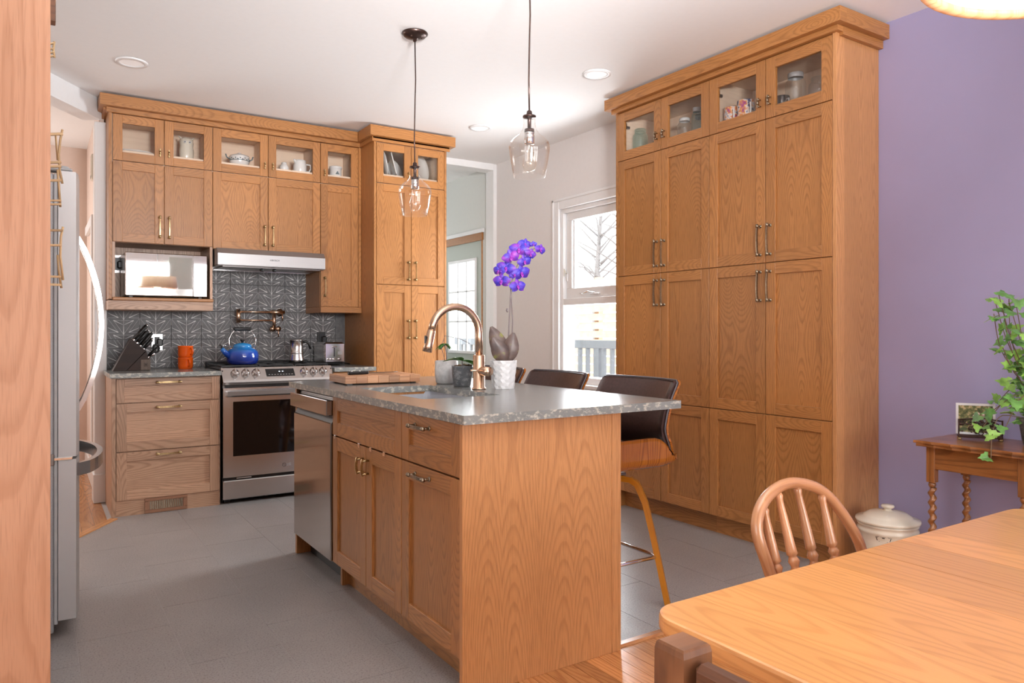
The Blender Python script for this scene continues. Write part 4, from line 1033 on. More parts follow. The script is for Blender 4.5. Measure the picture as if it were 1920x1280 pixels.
b = MB(); b.sphere((-.045, 0, .012), .004, 'chrome', 8, 6); b.sphere((0, 0, .012), .004, 'chrome', 8, 6); b.xf(Kx); part('rivet', b, h_)
def leafmesh(b, base, dirv, up, L, W, mat, bend=.25, n=6, lobes=0, fold=.15):
    """a real leaf: curved blade with a midrib fold and a little thickness"""
    d = Vector(dirv).normalized(); u = Vector(up); u = (u - d * u.dot(d)).normalized(); sd = d.cross(u); vs = []
    for i in range(n + 1):
        t = i / n; wv = W * math.sin(PI * min(1, t * .93 + .04)) ** .75 * (1 - .25 * t)
        c = Vector(base) + d * (L * t) - u * (bend * L * t * t)
        for s_ in (-1, 0, 1): vs.append(c + sd * (wv / 2 * s_) + u * (fold * wv * abs(s_)))
    fs = []
    for i in range(n):
        for j in range(2): a = i * 3 + j; fs.append((a, a + 1, a + 4, a + 3))
    m0 = len(vs); vs2 = [Vector(v) - u * .0012 for v in vs]
    fs2 = [tuple(m0 + k for k in f[::-1]) for f in fs]
    edge = []
    for i in range(n):
        for j, fl in ((0, 0), (2, 1)):
            a = i * 3 + j; q = (a, a + 3, m0 + a + 3, m0 + a); edge.append(q if fl == 0 else q[::-1])
    b.add(vs + vs2, fs + fs2 + edge, mat, None, True)
# crackled grey pot with a young plant
p1_ = thing('potted_plant', 'thin young plant in the pale crackled round pot behind the faucet', 'plant', (1.76, 3.34, .915))
b = MB(); b.lathe([(.046, 0), (.054, .006), (.060, .05), (.0585, .115), (.054, .118), (.052, .105), (.04, .10)], 1.762, 3.345, 'grey_pot', 28, z0=.9155); part('pot', b, p1_)
b = MB(); b.lathe([(.0515, .100), (.02, .104), (.0001, .105)], 1.762, 3.345, 'soil', 20, z0=.9155, cap=False); part('soil', b, p1_)
b = MB(); b.tube([(1.762, 3.345, 1.02), (1.765, 3.35, 1.07), (1.758, 3.36, 1.12)], .003, 'stem'); b.tube([(1.758, 3.345, 1.02), (1.745, 3.37, 1.10), (1.75, 3.34, 1.16), (1.80, 3.27, 1.145), (1.83, 3.22, 1.12)], .0015, 'stem', seg=5); part('stem', b, p1_)
for a, L in ((200, .05), (150, .055), (20, .05), (-40, .045), (90, .05)):
    b = MB(); leafmesh(b, (1.758, 3.36, 1.12), (math.cos(math.radians(a)), math.sin(math.radians(a)), -.35), (0, 0, 1), L, .03, 'leaf', .3); part('leaf', b, p1_)
# dark pot with glossy leaves
p2_ = thing('potted_plant', 'broad-leaved plant in the small dark glazed pot behind the faucet', 'plant', (1.742, 3.12, .915))
b = MB(); b.lathe([(.038, 0), (.042, .006), (.050, .06), (.0505, .095), (.053, .10), (.048, .10), (.046, .09)], 1.735, 3.13, 'dark_pot', 28, z0=.9155); part('pot', b, p2_)
b = MB(); b.lathe([(.047, .092), (.02, .098), (.0001, .10)], 1.735, 3.13, 'soil', 20, z0=.9155, cap=False); part('soil', b, p2_)
b = MB()
for k in range(16): b.sphere((1.735 + R.uniform(-.035, .035), 3.13 + R.uniform(-.035, .035), 1.015 + R.uniform(0, .006)), .006, 'vine', 6, 4, (1.4, 1, .7))
o = part('bark_chips', b, p2_); bpy.data.objects[o]['kind'] = 'stuff'
b = MB(); b.tube([(1.735, 3.13, 1.01), (1.74, 3.14, 1.05)], .003, 'stem'); part('stem', b, p2_)
for a, L, e_ in ((160, .09, .3), (-20, .10, .05), (-60, .12, -.1), (100, .08, .4), (210, .07, .6)):
    b = MB(); leafmesh(b, (1.738, 3.135, 1.04), (math.cos(math.radians(a)), math.sin(math.radians(a)), e_), (0, 0, 1), L, .045, 'leaf', .35); part('leaf', b, p2_)
# orchid
ox, oy = 1.835, 2.915
oc = thing('orchid', 'blue-violet orchid in a white faceted pot on the island', 'plant', (ox, oy, .915))
b = MB(); seg = 20; rows = 9; vs = []
for i in range(rows + 1):
    t = i / rows; r0 = .0505 + (.0635 - .0505) * t
    for k in range(seg):
        a = 2 * PI * (k + .5 * (i % 2)) / seg; r = r0 + (.0022 if (k + i) % 2 else -.0012); vs.append((ox + r * math.cos(a), oy + r * math.sin(a), .9155 + .132 * t))
fs = []
for i in range(rows):
    for k in range(seg):
        a, b_, c, d = i * seg + k, i * seg + (k + 1) % seg, (i + 1) * seg + k, (i + 1) * seg + (k + 1) % seg
        if i % 2 == 0: fs += [(a, b_, c), (b_, d, c)]
        else: fs += [(a, d, c), (a, b_, d)]
b.add(vs, fs, 'white_matte'); b.lathe([(.0625, .132), (.058, .132), (.055, .118), (.0001, .118)], ox, oy, 'white_matte', 28, z0=.9155, cap=False); b.lathe([(.0001, 0), (.0505, 0)], ox, oy, 'white_matte', 20, z0=.916, cap=False); part('pot', b, oc)
b = MB(); b.lathe([(.055, .119), (.03, .124), (.0001, .126)], ox, oy, 'soil', 20, z0=.9155, cap=False); part('moss', b, oc)
def OP(px, py, dd=0):    # orchid anatomy measured in the plane facing the camera through the pot
    d0 = ox * S_ + oy * C_ + dd; r = ray(px, py); return Vector((0, 0, CAMH)) + r * d0
st1 = [OP(950, 680), OP(953, 640), OP(955, 600), OP(957, 560), OP(959, 530), OP(966, 505), OP(976, 485), OP(990, 470), OP(1003, 466)]
st2 = [OP(957, 680, .02), OP(960, 640, .02), OP(961, 600, .02), OP(959, 565), OP(957, 530), OP(955, 505), OP(960, 485)]
b = MB(); b.tube(st1, [.0035, .0035, .0035, .003, .003, .0025, .002, .002, .0015], 'stem'); b.tube(st2, .003, 'stem'); b.tube([OP(952, 585), OP(950, 582), OP(951, 578)], .004, 'stem'); part('flower_stem', b, oc)
for (bx, by, tx, ty, L, W, dd) in ((948, 676, 921, 612, 0, .125, -.005), (948, 679, 925, 634, 0, .125, -.04), (952, 679, 963, 624, 0, .12, -.015)):
    p, q = OP(bx, by, dd * .2), OP(tx, ty, dd)
    b = MB(); dv = q - p; leafmesh(b, p, dv, Vector((-S_, -C_, .15)), dv.length, W * .75, 'orchid_leaf', .12, 8, fold=.18); part('leaf', b, oc)
FL = [(941, 527, 24, -.5, 0), (936, 508, 19, -1, 1), (949, 503, 26, -.2, 2), (958, 482, 24, .2, 3), (973, 468, 26, -.1, 4), (984, 458, 18, .4, 5), (994, 476, 17, .6, 6), (983, 490, 20, .5, 7), (977, 512, 26, .8, 8), (970, 537, 23, .6, 9), (1012, 468, 17, .9, 10), (1000, 458, 10, .2, 11), (965, 515, 15, 0, 12)]
for (px, py, sz, yaw, sd) in FL:
    c = OP(px, py, -.012 + .006 * (sd % 3)); r0 = sz / F * 3.45 * .62
    toc = Vector((-S_, -C_, 0)); sidev = Vector((C_, -S_, 0))
    nrm = (toc + sidev * yaw * .7 + Vector((0, 0, R.uniform(-.35, .1)))).normalized()
    ax = nrm.cross(Vector((0, 0, 1))).normalized(); ay = ax.cross(nrm).normalized(); rot = R.uniform(-.4, .4)
    b = MB()
    for k, (an, ln, wd) in enumerate(((90, 1.0, .85), (215, .95, .8), (325, .95, .8), (10, 1.15, 1.35), (170, 1.15, 1.35))):
        a = math.radians(an) + rot; dv = ax * math.cos(a) + ay * math.sin(a)
        leafmesh(b, c + nrm * .002, dv + nrm * .25, nrm, r0 * ln, r0 * wd, 'petal', .3, 5, fold=.05)
    f_o = part('flower', b, oc)
    b = MB(); b.sphere(c + nrm * .007, r0 * .18, 'petal_heart', 8, 6); leafmesh(b, c + nrm * .006, nrm * .8 - ay * .6, ay, r0 * .5, r0 * .45, 'petal_heart', .4, 4); part('flower_lip', b, f_o)
    if sd in (0, 2, 3, 8, 9, 10):
        tgt = min(st1[4:] + st2[3:], key=lambda q: (q - c).length); b = MB(); b.tube([c - nrm * .002, (c + tgt) / 2 + Vector((0, 0, -.008)), tgt], .0014, 'stem', seg=5); part('flower_stalk', b, oc)

# ---------------------------------------------------------------- things on the back counter
kb = thing('knife_block', 'dark wooden knife block full of black-handled knives', 'knife block', (.55, 5.68, .915))
y0, y1 = 5.60, 5.72
b = MB(); b.prism([(.425, .916), (.505, .916), (.625, 1.05), (.535, 1.135)], 'y', y0, y1, 'block_dark', 'x'); b.prism([(.509, .916), (.645, .916), (.645, .985), (.628, 1.047)], 'y', y0, y1, 'block_dark', 'x'); part('body', b, kb)
b = MB(); b.box(.6455, .655, y0 + .002, y1 - .002, .918, .995, 'block_face', 'z', .001); b.box(.655 - .06, .655, y0 - .003, y0, .918, .990, 'block_face', 'z', .001); part('front_plate', b, kb)
b = MB(); b.tube([(.617, y0 - .0035, .944), (.635, y0 - .0035, .944), (.635, y0 - .0035, .966), (.617, y0 - .0035, .966)], .001, 'block_dark', seg=4, closed=True); b.box(.622, .630, y0 - .0045, y0 - .003, .949, .961, 'block_dark'); part('maker_mark', b, kb)
dv = Vector((.52, 0, .62)).normalized(); per = Vector((.62, 0, -.52)).normalized()
for i in range(4):
    for j in range(3 if i < 3 else 2):
        base = Vector((.552 + i * .02, y0 + .022 + j * .035, 1.122 - i * .021)) ; L_ = (.13, .115, .125, .09)[i] + R.uniform(-.01, .01)
        b = MB(); b.tube([base - dv * .01, base + dv * .012], .0085, 'chrome', 8); b.tube([base + dv * .012, base + dv * (L_ * .5), base + dv * (L_ - .01), base + dv * L_], [.009, .0105, .0115, .006], 'black', 8)
        k_ = part('knife', b, kb)
        b = MB(); b.sphere(base + dv * L_, .007, 'chrome', 8, 6); part('butt_cap', b, k_)
b = MB()
for q in (0, 1): 
    c = Vector((.690 + .012 * q, y0 + .05 + q * .02, 1.065)); b.tube([c + Vector((.018 * math.cos(a * PI / 6), 0, .03 * math.sin(a * PI / 6))) for a in range(12)], .005, 'black', closed=True, seg=6)
    b.tube([c - Vector((.005, 0, .03)), Vector((.635, c.y, .985))], .005, 'chrome', seg=6)
part('kitchen_shears', b, kb)
for j in range(4):
    base = Vector((.632 , y0 + .018 + j * .027, .99)); b = MB(); b.tube([base, base + dv * .03], .006, 'chrome', 6); b.tube([base + dv * .03, base + dv * (.115 - j * .006)], .0075, 'black', 6); part('steak_knife', b, kb)
mg = thing('orange_mug', 'lower orange enamel mug of the stacked pair on the counter', 'mug', (.893, 5.70, .915), 'stacked orange mugs')
for q, (o_, mgn) in enumerate(((0, mg), (.083, thing('orange_mug', 'upper orange enamel mug of the stacked pair on the counter', 'mug', (.893, 5.70, .998), 'stacked orange mugs')))):
    b = MB(); zz = .9155 + o_; b.lathe([(.044, 0), (.048, .006), (.051, .02), (.051, .074), (.0535, .078), (.053, .0815), (.049, .0815), (.047, .02), (.0001, .012)], .893, 5.70, 'orange', 30, z0=zz, cap=False); part('cup', b, mgn)
    b = MB(); an = math.radians(-58 if q else -75); dx, dy = math.cos(an), math.sin(an)
    b.tube([(.893 + dx * r, 5.70 + dy * r, zz + h) for r, h in ((.049, .065), (.068, .062), (.075, .045), (.070, .025), (.049, .02))], .0065, 'orange', 8); part('handle', b, mgn)
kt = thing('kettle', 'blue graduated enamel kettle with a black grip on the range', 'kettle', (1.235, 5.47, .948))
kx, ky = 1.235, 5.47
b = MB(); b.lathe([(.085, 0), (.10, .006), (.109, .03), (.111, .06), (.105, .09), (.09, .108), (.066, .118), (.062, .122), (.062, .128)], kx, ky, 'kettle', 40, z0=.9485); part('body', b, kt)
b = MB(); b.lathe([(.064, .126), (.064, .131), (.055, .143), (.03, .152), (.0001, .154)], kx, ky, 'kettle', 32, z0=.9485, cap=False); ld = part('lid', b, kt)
b = MB(); b.lathe([(.008, .152), (.009, .162), (.018, .172), (.018, .177), (.0001, .178)], kx, ky, 'black', 14, z0=.9485, cap=False); part('lid_knob', b, ld)
b = MB(); b.tube([(kx - .085, ky - .02, 1.0), (kx - .13, ky - .035, 1.04), (kx - .15, ky - .042, 1.062)], [.026, .018, .014], 'kettle', 14); part('spout', b, kt)
b = MB(); b.tube([(kx - .152, ky - .042, 1.066), (kx - .148, ky - .042, 1.082), (kx - .165, ky - .045, 1.088)], .006, 'black'); b.tube([(kx - .15, ky - .042, 1.08), (kx - .11, ky - .03, 1.088)], .003, 'chrome'); part('whistle', b, kt)
b = MB()
for sg in (-1, 1):
    b.tube([(kx + sg * .075, ky, 1.055), (kx + sg * .09, ky, 1.09), (kx + sg * .092, ky, 1.13), (kx + sg * .075, ky, 1.165), (kx + sg * .06, ky, 1.185), (kx + sg * .05, ky, 1.198)], .0035, 'chrome'); b.sphere((kx + sg * .077, ky, 1.06), .009, 'bronze', 10, 6)
hn = part('handle', b, kt)
b = MB(); b.tube([(kx - .062, ky, 1.198), (kx - .055, ky, 1.2), (kx + .055, ky, 1.2), (kx + .062, ky, 1.198)], [.010, .013, .013, .010], 'black', 14); part('grip', b, hn)
mk = thing('moka_pot', 'steel stovetop coffee pot with a black handle on the range', 'coffee pot', (1.648, 5.56, .948))
cx, cy = 1.648, 5.56
b = MB(); b.lathe([(.046, 0), (.058, .006), (.058, .022), (.050, .06), (.050, .072)], cx, cy, 'steel', 30, z0=.9485); part('boiler', b, mk)
b = MB(); b.lathe([(.052, .072), (.052, .078), (.0505, .08), (.049, .165), (.052, .168), (.052, .172), (.02, .178), (.0001, .178)], cx, cy, 'steel', 30, z0=.9485, cap=False); part('upper_chamber', b, mk)
b = MB(); b.tube([(cx + .045, cy - .01, 1.105), (cx + .07, cy - .012, 1.108), (cx + .092, cy - .014, 1.09), (cx + .104, cy - .015, 1.05)], [.010, .011, .010, .008], 'black', 8); part('handle', b, mk)
ts = thing('toaster', 'polished steel two-slot toaster in the corner beside the tall cupboard', 'toaster', (2.035, 5.75, .915))
b = MB(); b.box(1.955, 2.125, 5.64, 5.90, .932, 1.098, 'steel', 'y', .016); b.box(1.965, 2.115, 5.645, 5.895, .9235, .934, 'black', 'y', .004)
for x in (1.98, 2.095):
    for y in (5.66, 5.87): b.box(x - .008, x + .008, y - .008, y + .008, .9155, .924, 'black')
part('body', b, ts)
b = MB(); b.box(1.962, 2.118, 5.630, 5.64, .942, 1.090, 'steel_mirror', 'x', .004); fp = part('front_panel', b, ts)
b = MB(); b.box(2.030, 2.038, 5.628, 5.631, .985, 1.06, 'black'); b.box(2.018, 2.052, 5.612, 5.630, 1.055, 1.066, 'chrome', bev=.003); part('lever', b, fp)
b = MB(); b.box(2.062, 2.098, 5.628, 5.6305, 1.0, 1.025, 'grey_plastic'); part('dial_window', b, fp)
for x in (1.985, 2.008, 2.030, 2.075):
    b = MB(); b.tube([(x, 5.631, .965), (x, 5.620, .965)], .008, 'chrome', 12); part('button', b, fp)
b = MB()
for x in (2.0, 2.06): b.box(x, x + .02, 5.67, 5.87, 1.0975, 1.099, 'black')
part('slot', b, ts)
b = MB(); b.tube([(2.035, YB - .05, 1.10), (2.03, YB - .045, 1.03), (2.04, 5.915, .95), (2.12, 5.915, .93), (2.20, 5.90, .925), (2.212, 5.85, .922), (2.205, 5.75, .920)], .004, 'black', seg=6); part('power_cord', b, ts)
bpy.data.objects[ts].location.x -= .066

# ---------------------------------------------------------------- dishes behind glass
zs = ZG + .0785
def dish(name, label, cat, loc, fn, parts=(), group=None):
    t = thing(name, label, cat, loc, group)
    for nm, mb in fn(*loc): part(nm, mb, t)
zq = ZG + .0785
b = MB(); b.lathe([(.05, 0), (.06, .004), (.115, .014), (.118, .018), (.06, .009), (.0001, .007)], .57, 5.705, 'white_china', 32, z0=zq, sy=.72, cap=False); single('serving_platter', b, 'flat pale oval platter behind the leftmost glass door', 'plate', (.57, 5.705, zq))
ow = thing('owl_figurine', 'textured cream owl figurine behind the second glass door', 'figurine', (.9, 5.70, zq))
b = MB(); seg = 22; vs = []; pr = [(.038, 0), (.043, .01), (.047, .04), (.046, .08), (.042, .10), (.045, .125), (.042, .15), (.025, .162), (.001, .165)]
for i, (r, z) in enumerate(pr):
    for k in range(seg): a = 2 * PI * k / seg; q = r + (.0022 if (k + i) % 2 else 0); vs.append((.9 + q * math.cos(a), 5.70 + q * .8 * math.sin(a), zq + z))
b.add(vs, [(i * seg + k, i * seg + (k + 1) % seg, (i + 1) * seg + (k + 1) % seg, (i + 1) * seg + k) for i in range(len(pr) - 1) for k in range(seg)], 'cream_china', smooth=True); part('body', b, ow)
for sg in (-1, 1):
    b = MB(); b.tube([(.9 + sg * .022, 5.70, zq + .145), (.9 + sg * .036, 5.70, zq + .155), (.9 + sg * .055, 5.698, zq + .172)], [.014, .009, .001], 'cream_china', 8); part('ear_tuft', b, ow)
    b = MB(); b.tube([(.9 + sg * .016, 5.664, zq + .125), (.9 + sg * .016, 5.660, zq + .125)], .010, 'white_china', 10); b.sphere((.9 + sg * .016, 5.659, zq + .125), .004, 'ink', 8, 6); part('eye', b, ow)
tu = thing('tureen', 'small lidded white tureen with blue-grey print behind glass', 'tureen', (1.26, 5.70, zq))
b = MB(); b.lathe([(.055, 0), (.062, .006), (.07, .03), (.07, .065), (.073, .07)], 1.265, 5.70, 'white_china', 30, z0=zq); bd = part('bowl', b, tu)
b = MB(); b.lathe([(.0708, .038), (.0708, .044)], 1.265, 5.70, 'blue_line', 30, z0=zq, cap=False)
for k in range(14):
    a = PI + k * PI / 13; b.sphere((1.265 + .070 * math.cos(a), 5.70 + .070 * math.sin(a), zq + .055 - .008 * (k % 2)), .005, 'blue_line', 6, 4)
part('printed_band', b, bd)
b = MB(); b.lathe([(.073, .07), (.068, .078), (.035, .090), (.012, .094), (.012, .102), (.0001, .106)], 1.265, 5.70, 'white_china', 30, z0=zq, cap=False); part('lid', b, tu)
for sg in (-1, 1):
    b = MB(); b.tube([(1.265 + sg * .068, 5.70, zq + .05), (1.265 + sg * .09, 5.70, zq + .062), (1.265 + sg * .098, 5.70, zq + .085)], .005, 'blue_line', 6); part('handle', b, tu)
b = MB(); b.lathe([(.028, 0), (.033, .01), (.034, .03), (.026, .05), (.018, .056), (.02, .066), (.014, .07), (.0001, .07)], 1.59, 5.68, 'white_china', 22, z0=zq, cap=False); single('sugar_pot', b, 'little round white pot left of the white jug', 'pot', (1.59, 5.68, zq))
jg = thing('milk_jug', 'white ribbed jug with a looped handle behind glass', 'jug', (1.665, 5.69, zq))
b = MB(); b.lathe([(.045, 0), (.05, .01), (.05, .06), (.044, .085), (.046, .10), (.042, .10), (.04, .085)], 1.665, 5.69, 'white_china', 26, z0=zq); part('body', b, jg)
b = MB(); b.tube([(1.628, 5.67, zq + .08), (1.610, 5.665, zq + .102)], [.016, .006], 'white_china', 8); part('spout', b, jg)
b = MB(); b.tube([(1.71, 5.69, zq + .075), (1.745, 5.69, zq + .075), (1.75, 5.69, zq + .045), (1.735, 5.69, zq + .02), (1.712, 5.69, zq + .02)], .006, 'white_china'); part('handle', b, jg)
bpy.data.objects[jg].location.x += .05
cn = thing('canister', 'short white canister with a dark emblem behind the narrow glass door', 'canister', (1.975, 5.69, zq))
b = MB(); b.lathe([(.042, 0), (.046, .006), (.046, .07), (.050, .072), (.050, .085), (.035, .09), (.0001, .09)], 1.975, 5.69, 'white_china', 28, z0=zq, cap=False); c0 = part('body', b, cn)
b = MB(); b.prism([(1.958, zq + .02), (1.992, zq + .02), (1.982, zq + .035), (1.975, zq + .048), (1.966, zq + .034)], 'y', 5.6425, 5.645, 'blue_line'); part('emblem', b, c0)
bpy.data.objects[cn].location.x += .025
# plates standing in the tall cupboard
def plate(label, c, r, yaw, lean, mat='white_china', sq=False):
    b = MB()
    if sq: b.box(-r, r, -r, r, 0, .008, mat, 'x', .003); b.box(-r * .8, r * .8, -r * .8, r * .8, .008, .010, 'grey_plastic', 'x')
    else: b.lathe([(.0001, .004), (r * .55, .004), (r * .62, .008), (r * .95, .018), (r, .018), (r * .97, .013), (r * .6, .0), (.0001, 0)], 0, 0, mat, 36, cap=False)
    b.xf(Matrix.Translation(c) @ Matrix.Rotation(yaw, 4, 'Z') @ Matrix.Rotation(math.radians(90 - lean), 4, 'X') )
    single('plate', b, label, 'plate', c, 'plates stored on edge in the tall cupboard')
zc = ZG + .0785
plate('white dinner plate standing leftmost in the tall cupboard', (2.32, 5.50, zc + .118), .115, math.radians(75), 12)
plate('square white tray leaning in the middle of the left glass door', (2.385, 5.46, zc + .115), .105, math.radians(70), 14, sq=True)
plate('grey-white plate tucked behind the square tray', (2.485, 5.66, zc + .10), .095, math.radians(30), 10)
plate('large white plate nearest the right-hand glass door', (2.655, 5.50, zc + .116), .114, math.radians(35), 8)
plate('smaller white plate behind the large plate on the right', (2.68, 5.60, zc + .105), .10, math.radians(35), 8)
# jars and mugs in the pantry wall
zp = PZ[3] + .0435
def jar(label, x, y, h, r, gm, lid, mouth=.62, group='glass jars in the pantry wall'):
    t = thing('glass_jar', label, 'jar', (x, y, zp), group)
    b = MB(); b.lathe([(r * .9, 0), (r, .01), (r, h * .68), (r * .93, h * .77), (r * .70, h * .85), (r * .68, h * .90)], x, y, gm, 26, z0=zp, cap=False); b.lathe([(.0001, .001), (r * .9, .001)], x, y, gm, 26, z0=zp, cap=False); part('body', b, t)
    b = MB(); b.lathe([(r * .75, h * .87), (r * .76, h * .985), (r * .70, h), (.0001, h)], x, y, lid, 26, z0=zp, cap=False); part('lid', b, t)
jar('pale blue preserving jar behind the farthest pantry glass door', 3.43, 3.705, .18, .052, 'jar_blue', 'jar_blue')
jar('clear jar with a white lid behind the second-farthest pantry glass door', 3.43, 3.30, .155, .045, 'jar_clear', 'white_china')
jar('jar behind the white-lidded one, half hidden by it', 3.53, 3.26, .185, .045, 'jar_clear', 'zinc')
jar('jar cut off by the stile right of the white-lidded jar', 3.44, 3.205, .20, .036, 'jar_blue', 'zinc')
jar('tall clear preserving jar with a grey lid in the nearest pantry cupboard', 3.44, 2.50, .205, .054, 'jar_clear', 'zinc')
jar('squat clear clip-top jar right of the tall preserving jar', 3.46, 2.375, .15, .050, 'jar_clear', 'jar_clear')
jar('small blue bottle-jar tucked beside the farthest glass door handle', 3.47, 3.60, .08, .028, 'jar_blue', 'jar_blue')
def mug(label, x, y, h, r, mat, ang):
    t = thing('mug', label, 'mug', (x, y, zp), 'mugs in the pantry wall')
    b = MB(); b.lathe([(r * .85, 0), (r, .012), (r, h - .004), (r * .98, h), (r * .9, h), (r * .88, .01), (.0001, .008)], x, y, mat, 26, z0=zp, cap=False); part('cup', b, t)
    b = MB(); dx, dy = math.cos(ang), math.sin(ang); b.tube([(x + dx * q, y + dy * q, zp + z) for q, z in ((r, h * .8), (r + .022, h * .78), (r + .028, h * .5), (r + .018, h * .25), (r, h * .22))], .005, 'white_china'); part('handle', b, t)
mug('red-and-orange painted mug behind the third pantry glass door', 3.40, 2.905, .115, .040, 'mug', -2.2)
mug('large mug painted with dark trees, centre of the third glass door', 3.42, 2.815, .135, .050, 'mug', -2.1)
mug('tall pale mug at the back right of the third glass door', 3.50, 2.735, .155, .040, 'white_china', 1.2)
mug('dark grey mug left of the tall preserving jar', 3.49, 2.625, .12, .042, 'steel_dark', -1.9)
b = MB(); b.lathe([(.018, 0), (.022, .01), (.018, .03), (.012, .045), (.020, .06), (.018, .075), (.0001, .08)], 3.385, 2.60, 'white_china', 16, z0=zp, cap=False); single('small_figurine', b, 'tiny white figurine in front of the dark grey mug', 'figurine', (3.385, 2.60, zp))

# ---------------------------------------------------------------- fridge and tall oak cabinet at the left
fr = thing('refrigerator', 'stainless french-door refrigerator standing left of the kitchen opening', 'refrigerator', (-.3, 3.75, 0))
FY0, FY1 = 3.30, 4.10
b = MB(); b.box(-.70, .052, FY0, FY1, .03, 1.785, 'fridge_side', 'z', .004)
for x in (-.62, .0):
    for y in (FY0 + .04, FY1 - .08): b.lathe([(.022, 0), (.022, .03)], x + .01, y + .02, 'black', 12, z0=.001)
part('body', b, fr)
b = MB(); b.box(.0525, .066, FY0 + .005, FY1 - .005, .06, 1.785, 'grey_plastic', bev=.002); part('door_gasket', b, fr)
def bowed(b, y0, y1, z0, z1, xb=.067, xf=.132, bow=.018):
    n_ = 8; pl = [(xb, y0)] + [(xf - .006 if k in (0, n_) else xf + bow * math.sin(PI * ((y0 + (y1 - y0) * k / n_) - FY0) / (FY1 - FY0)), y0 + (y1 - y0) * k / n_) for k in range(n_ + 1)] + [(xb, y1)]
    b.prism(pl, 'z', z0, z1, 'fridge_door', 'z')
ym = (FY0 + FY1) / 2
for (ya, yb, nm, hy_) in ((FY0, ym - .002, 'door', ym - .04), (ym + .002, FY1, 'door', ym + .04)):
    b = MB(); bowed(b, ya, yb, .70, 1.797); d = part(nm, b, fr)
    b = MB(); pts = []
    for k in range(17):
        t = k / 16; pts.append((.145 + .090 * math.sin(PI * t) ** .8, hy_, .845 + .74 * t))
    b.tube(pts, 1, 'steel_mirror', flat=(.026, .018, (1, 0, 0))); part('handle', b, d)
b = MB(); bowed(b, FY0, FY1, .075, .69); d = part('freezer_drawer', b, fr)
b = MB(); pts = [(.130 + .10 * math.sin(PI * k / 16) ** .6, FY0 + .03 + (FY1 - FY0 - .06) * k / 16, .645) for k in range(17)]; b.tube(pts, 1, 'steel', flat=(.022, .05, (0, 0, 1))); part('handle', b, d)
b = MB(); b.box(.0, .115, FY0 + .005, FY0 + .07, 1.7975, 1.812, 'grey_plastic', bev=.006); b.lathe([(.018, 0), (.018, .012)], .085, FY0 + .035, 'grey_plastic', 14, z0=1.808); part('hinge_cover', b, fr)
b = MB(); b.box(.05, .115, FY0 - .006, FY0 + .03, .688, .70, 'chrome', bev=.002); b.box(.03, .055, FY0 - .008, FY0, .67, .715, 'steel_dark', bev=.003); part('middle_hinge', b, fr)

hc = thing('tall_cabinet', 'tall oak cabinet with a plain grained side panel at the left edge', 'cabinet', (-.3, 2.4, 0))
b = MB(); b.box(-.78, .0255, 2.0, 2.022, 0, 2.40, 'panel_oak', 'z', .001); part('side_panel', b, hc)
b = MB(); b.box(-.78, .020, 2.0225, 2.62, .1, 2.395, 'oak'); b.box(-.78, -.04, 2.0225, 2.62, 0, .1, 'oak'); part('carcass', b, hc)
b = MB(); b.box(-.78, .047, 2.622, 2.66, 2.12, 2.30, 'old_oak', 'y', .002); b.box(-.78, .022, 2.622, 2.64, 0, 2.12, 'oak'); part('cornice', b, hc)
ra = thing('rattan_rack', 'curved rattan rack hanging on the front of the tall oak cabinet', 'rack', (.03, 2.62, 1.3))
def RP(px, py, y=2.69):
    r = ray(px, py); t = y / r.y; return Vector((r.x * t, y, CAMH + r.z * t))
def cane(pts, r=.0035, y=2.69):
    b = MB(); b.tube([RP(a, c, y) for a, c in pts], r, 'rattan', 7); part('upright', b, ra)
cane([(117, 243), (113, 262), (110, 290), (112, 320), (117, 344)]); cane([(104, 250), (106, 275), (108, 300)], .003, 2.74); cane([(108, 318), (110, 345), (113, 388)])
cane([(118, 425), (114, 445), (113, 480), (118, 525)]); cane([(108, 478), (110, 505), (115, 540)]); cane([(102, 78), (100, 92), (102, 108)])
for (y_, h) in ((250, 4.5), (303, 3.5), (311, 3.5), (337, 4), (375, 3), (382, 3), (431, 4), (459, 4), (518, 4), (533, 4), (80, 2), (90, 2), (97, 2), (104, 2)):
    e_ = 118 if y_ in (250, 431) else (115 if y_ > 110 else 101)
    b = MB(); p, q = RP(60, y_ - 1), RP(e_, y_ + 1); b.tube([Vector((.021, p.y, p.z)), q], 1, 'rattan', flat=(.010, h * .0017)); part('rung', b, ra)

# ---------------------------------------------------------------- living room detail
ch = thing('door_chime', 'beige door chime box high on the wall through the left opening', 'chime', (.35, 6.0, 2.3))
b = MB(); b.box(.322, .361, 6.02, 6.13, 2.27, 2.45, 'cream_china', bev=.006); bo = part('cover', b, ch)
b = MB(); b.box(.320, .322, 6.05, 6.10, 2.285, 2.30, 'steel_dark'); part('grille', b, bo)

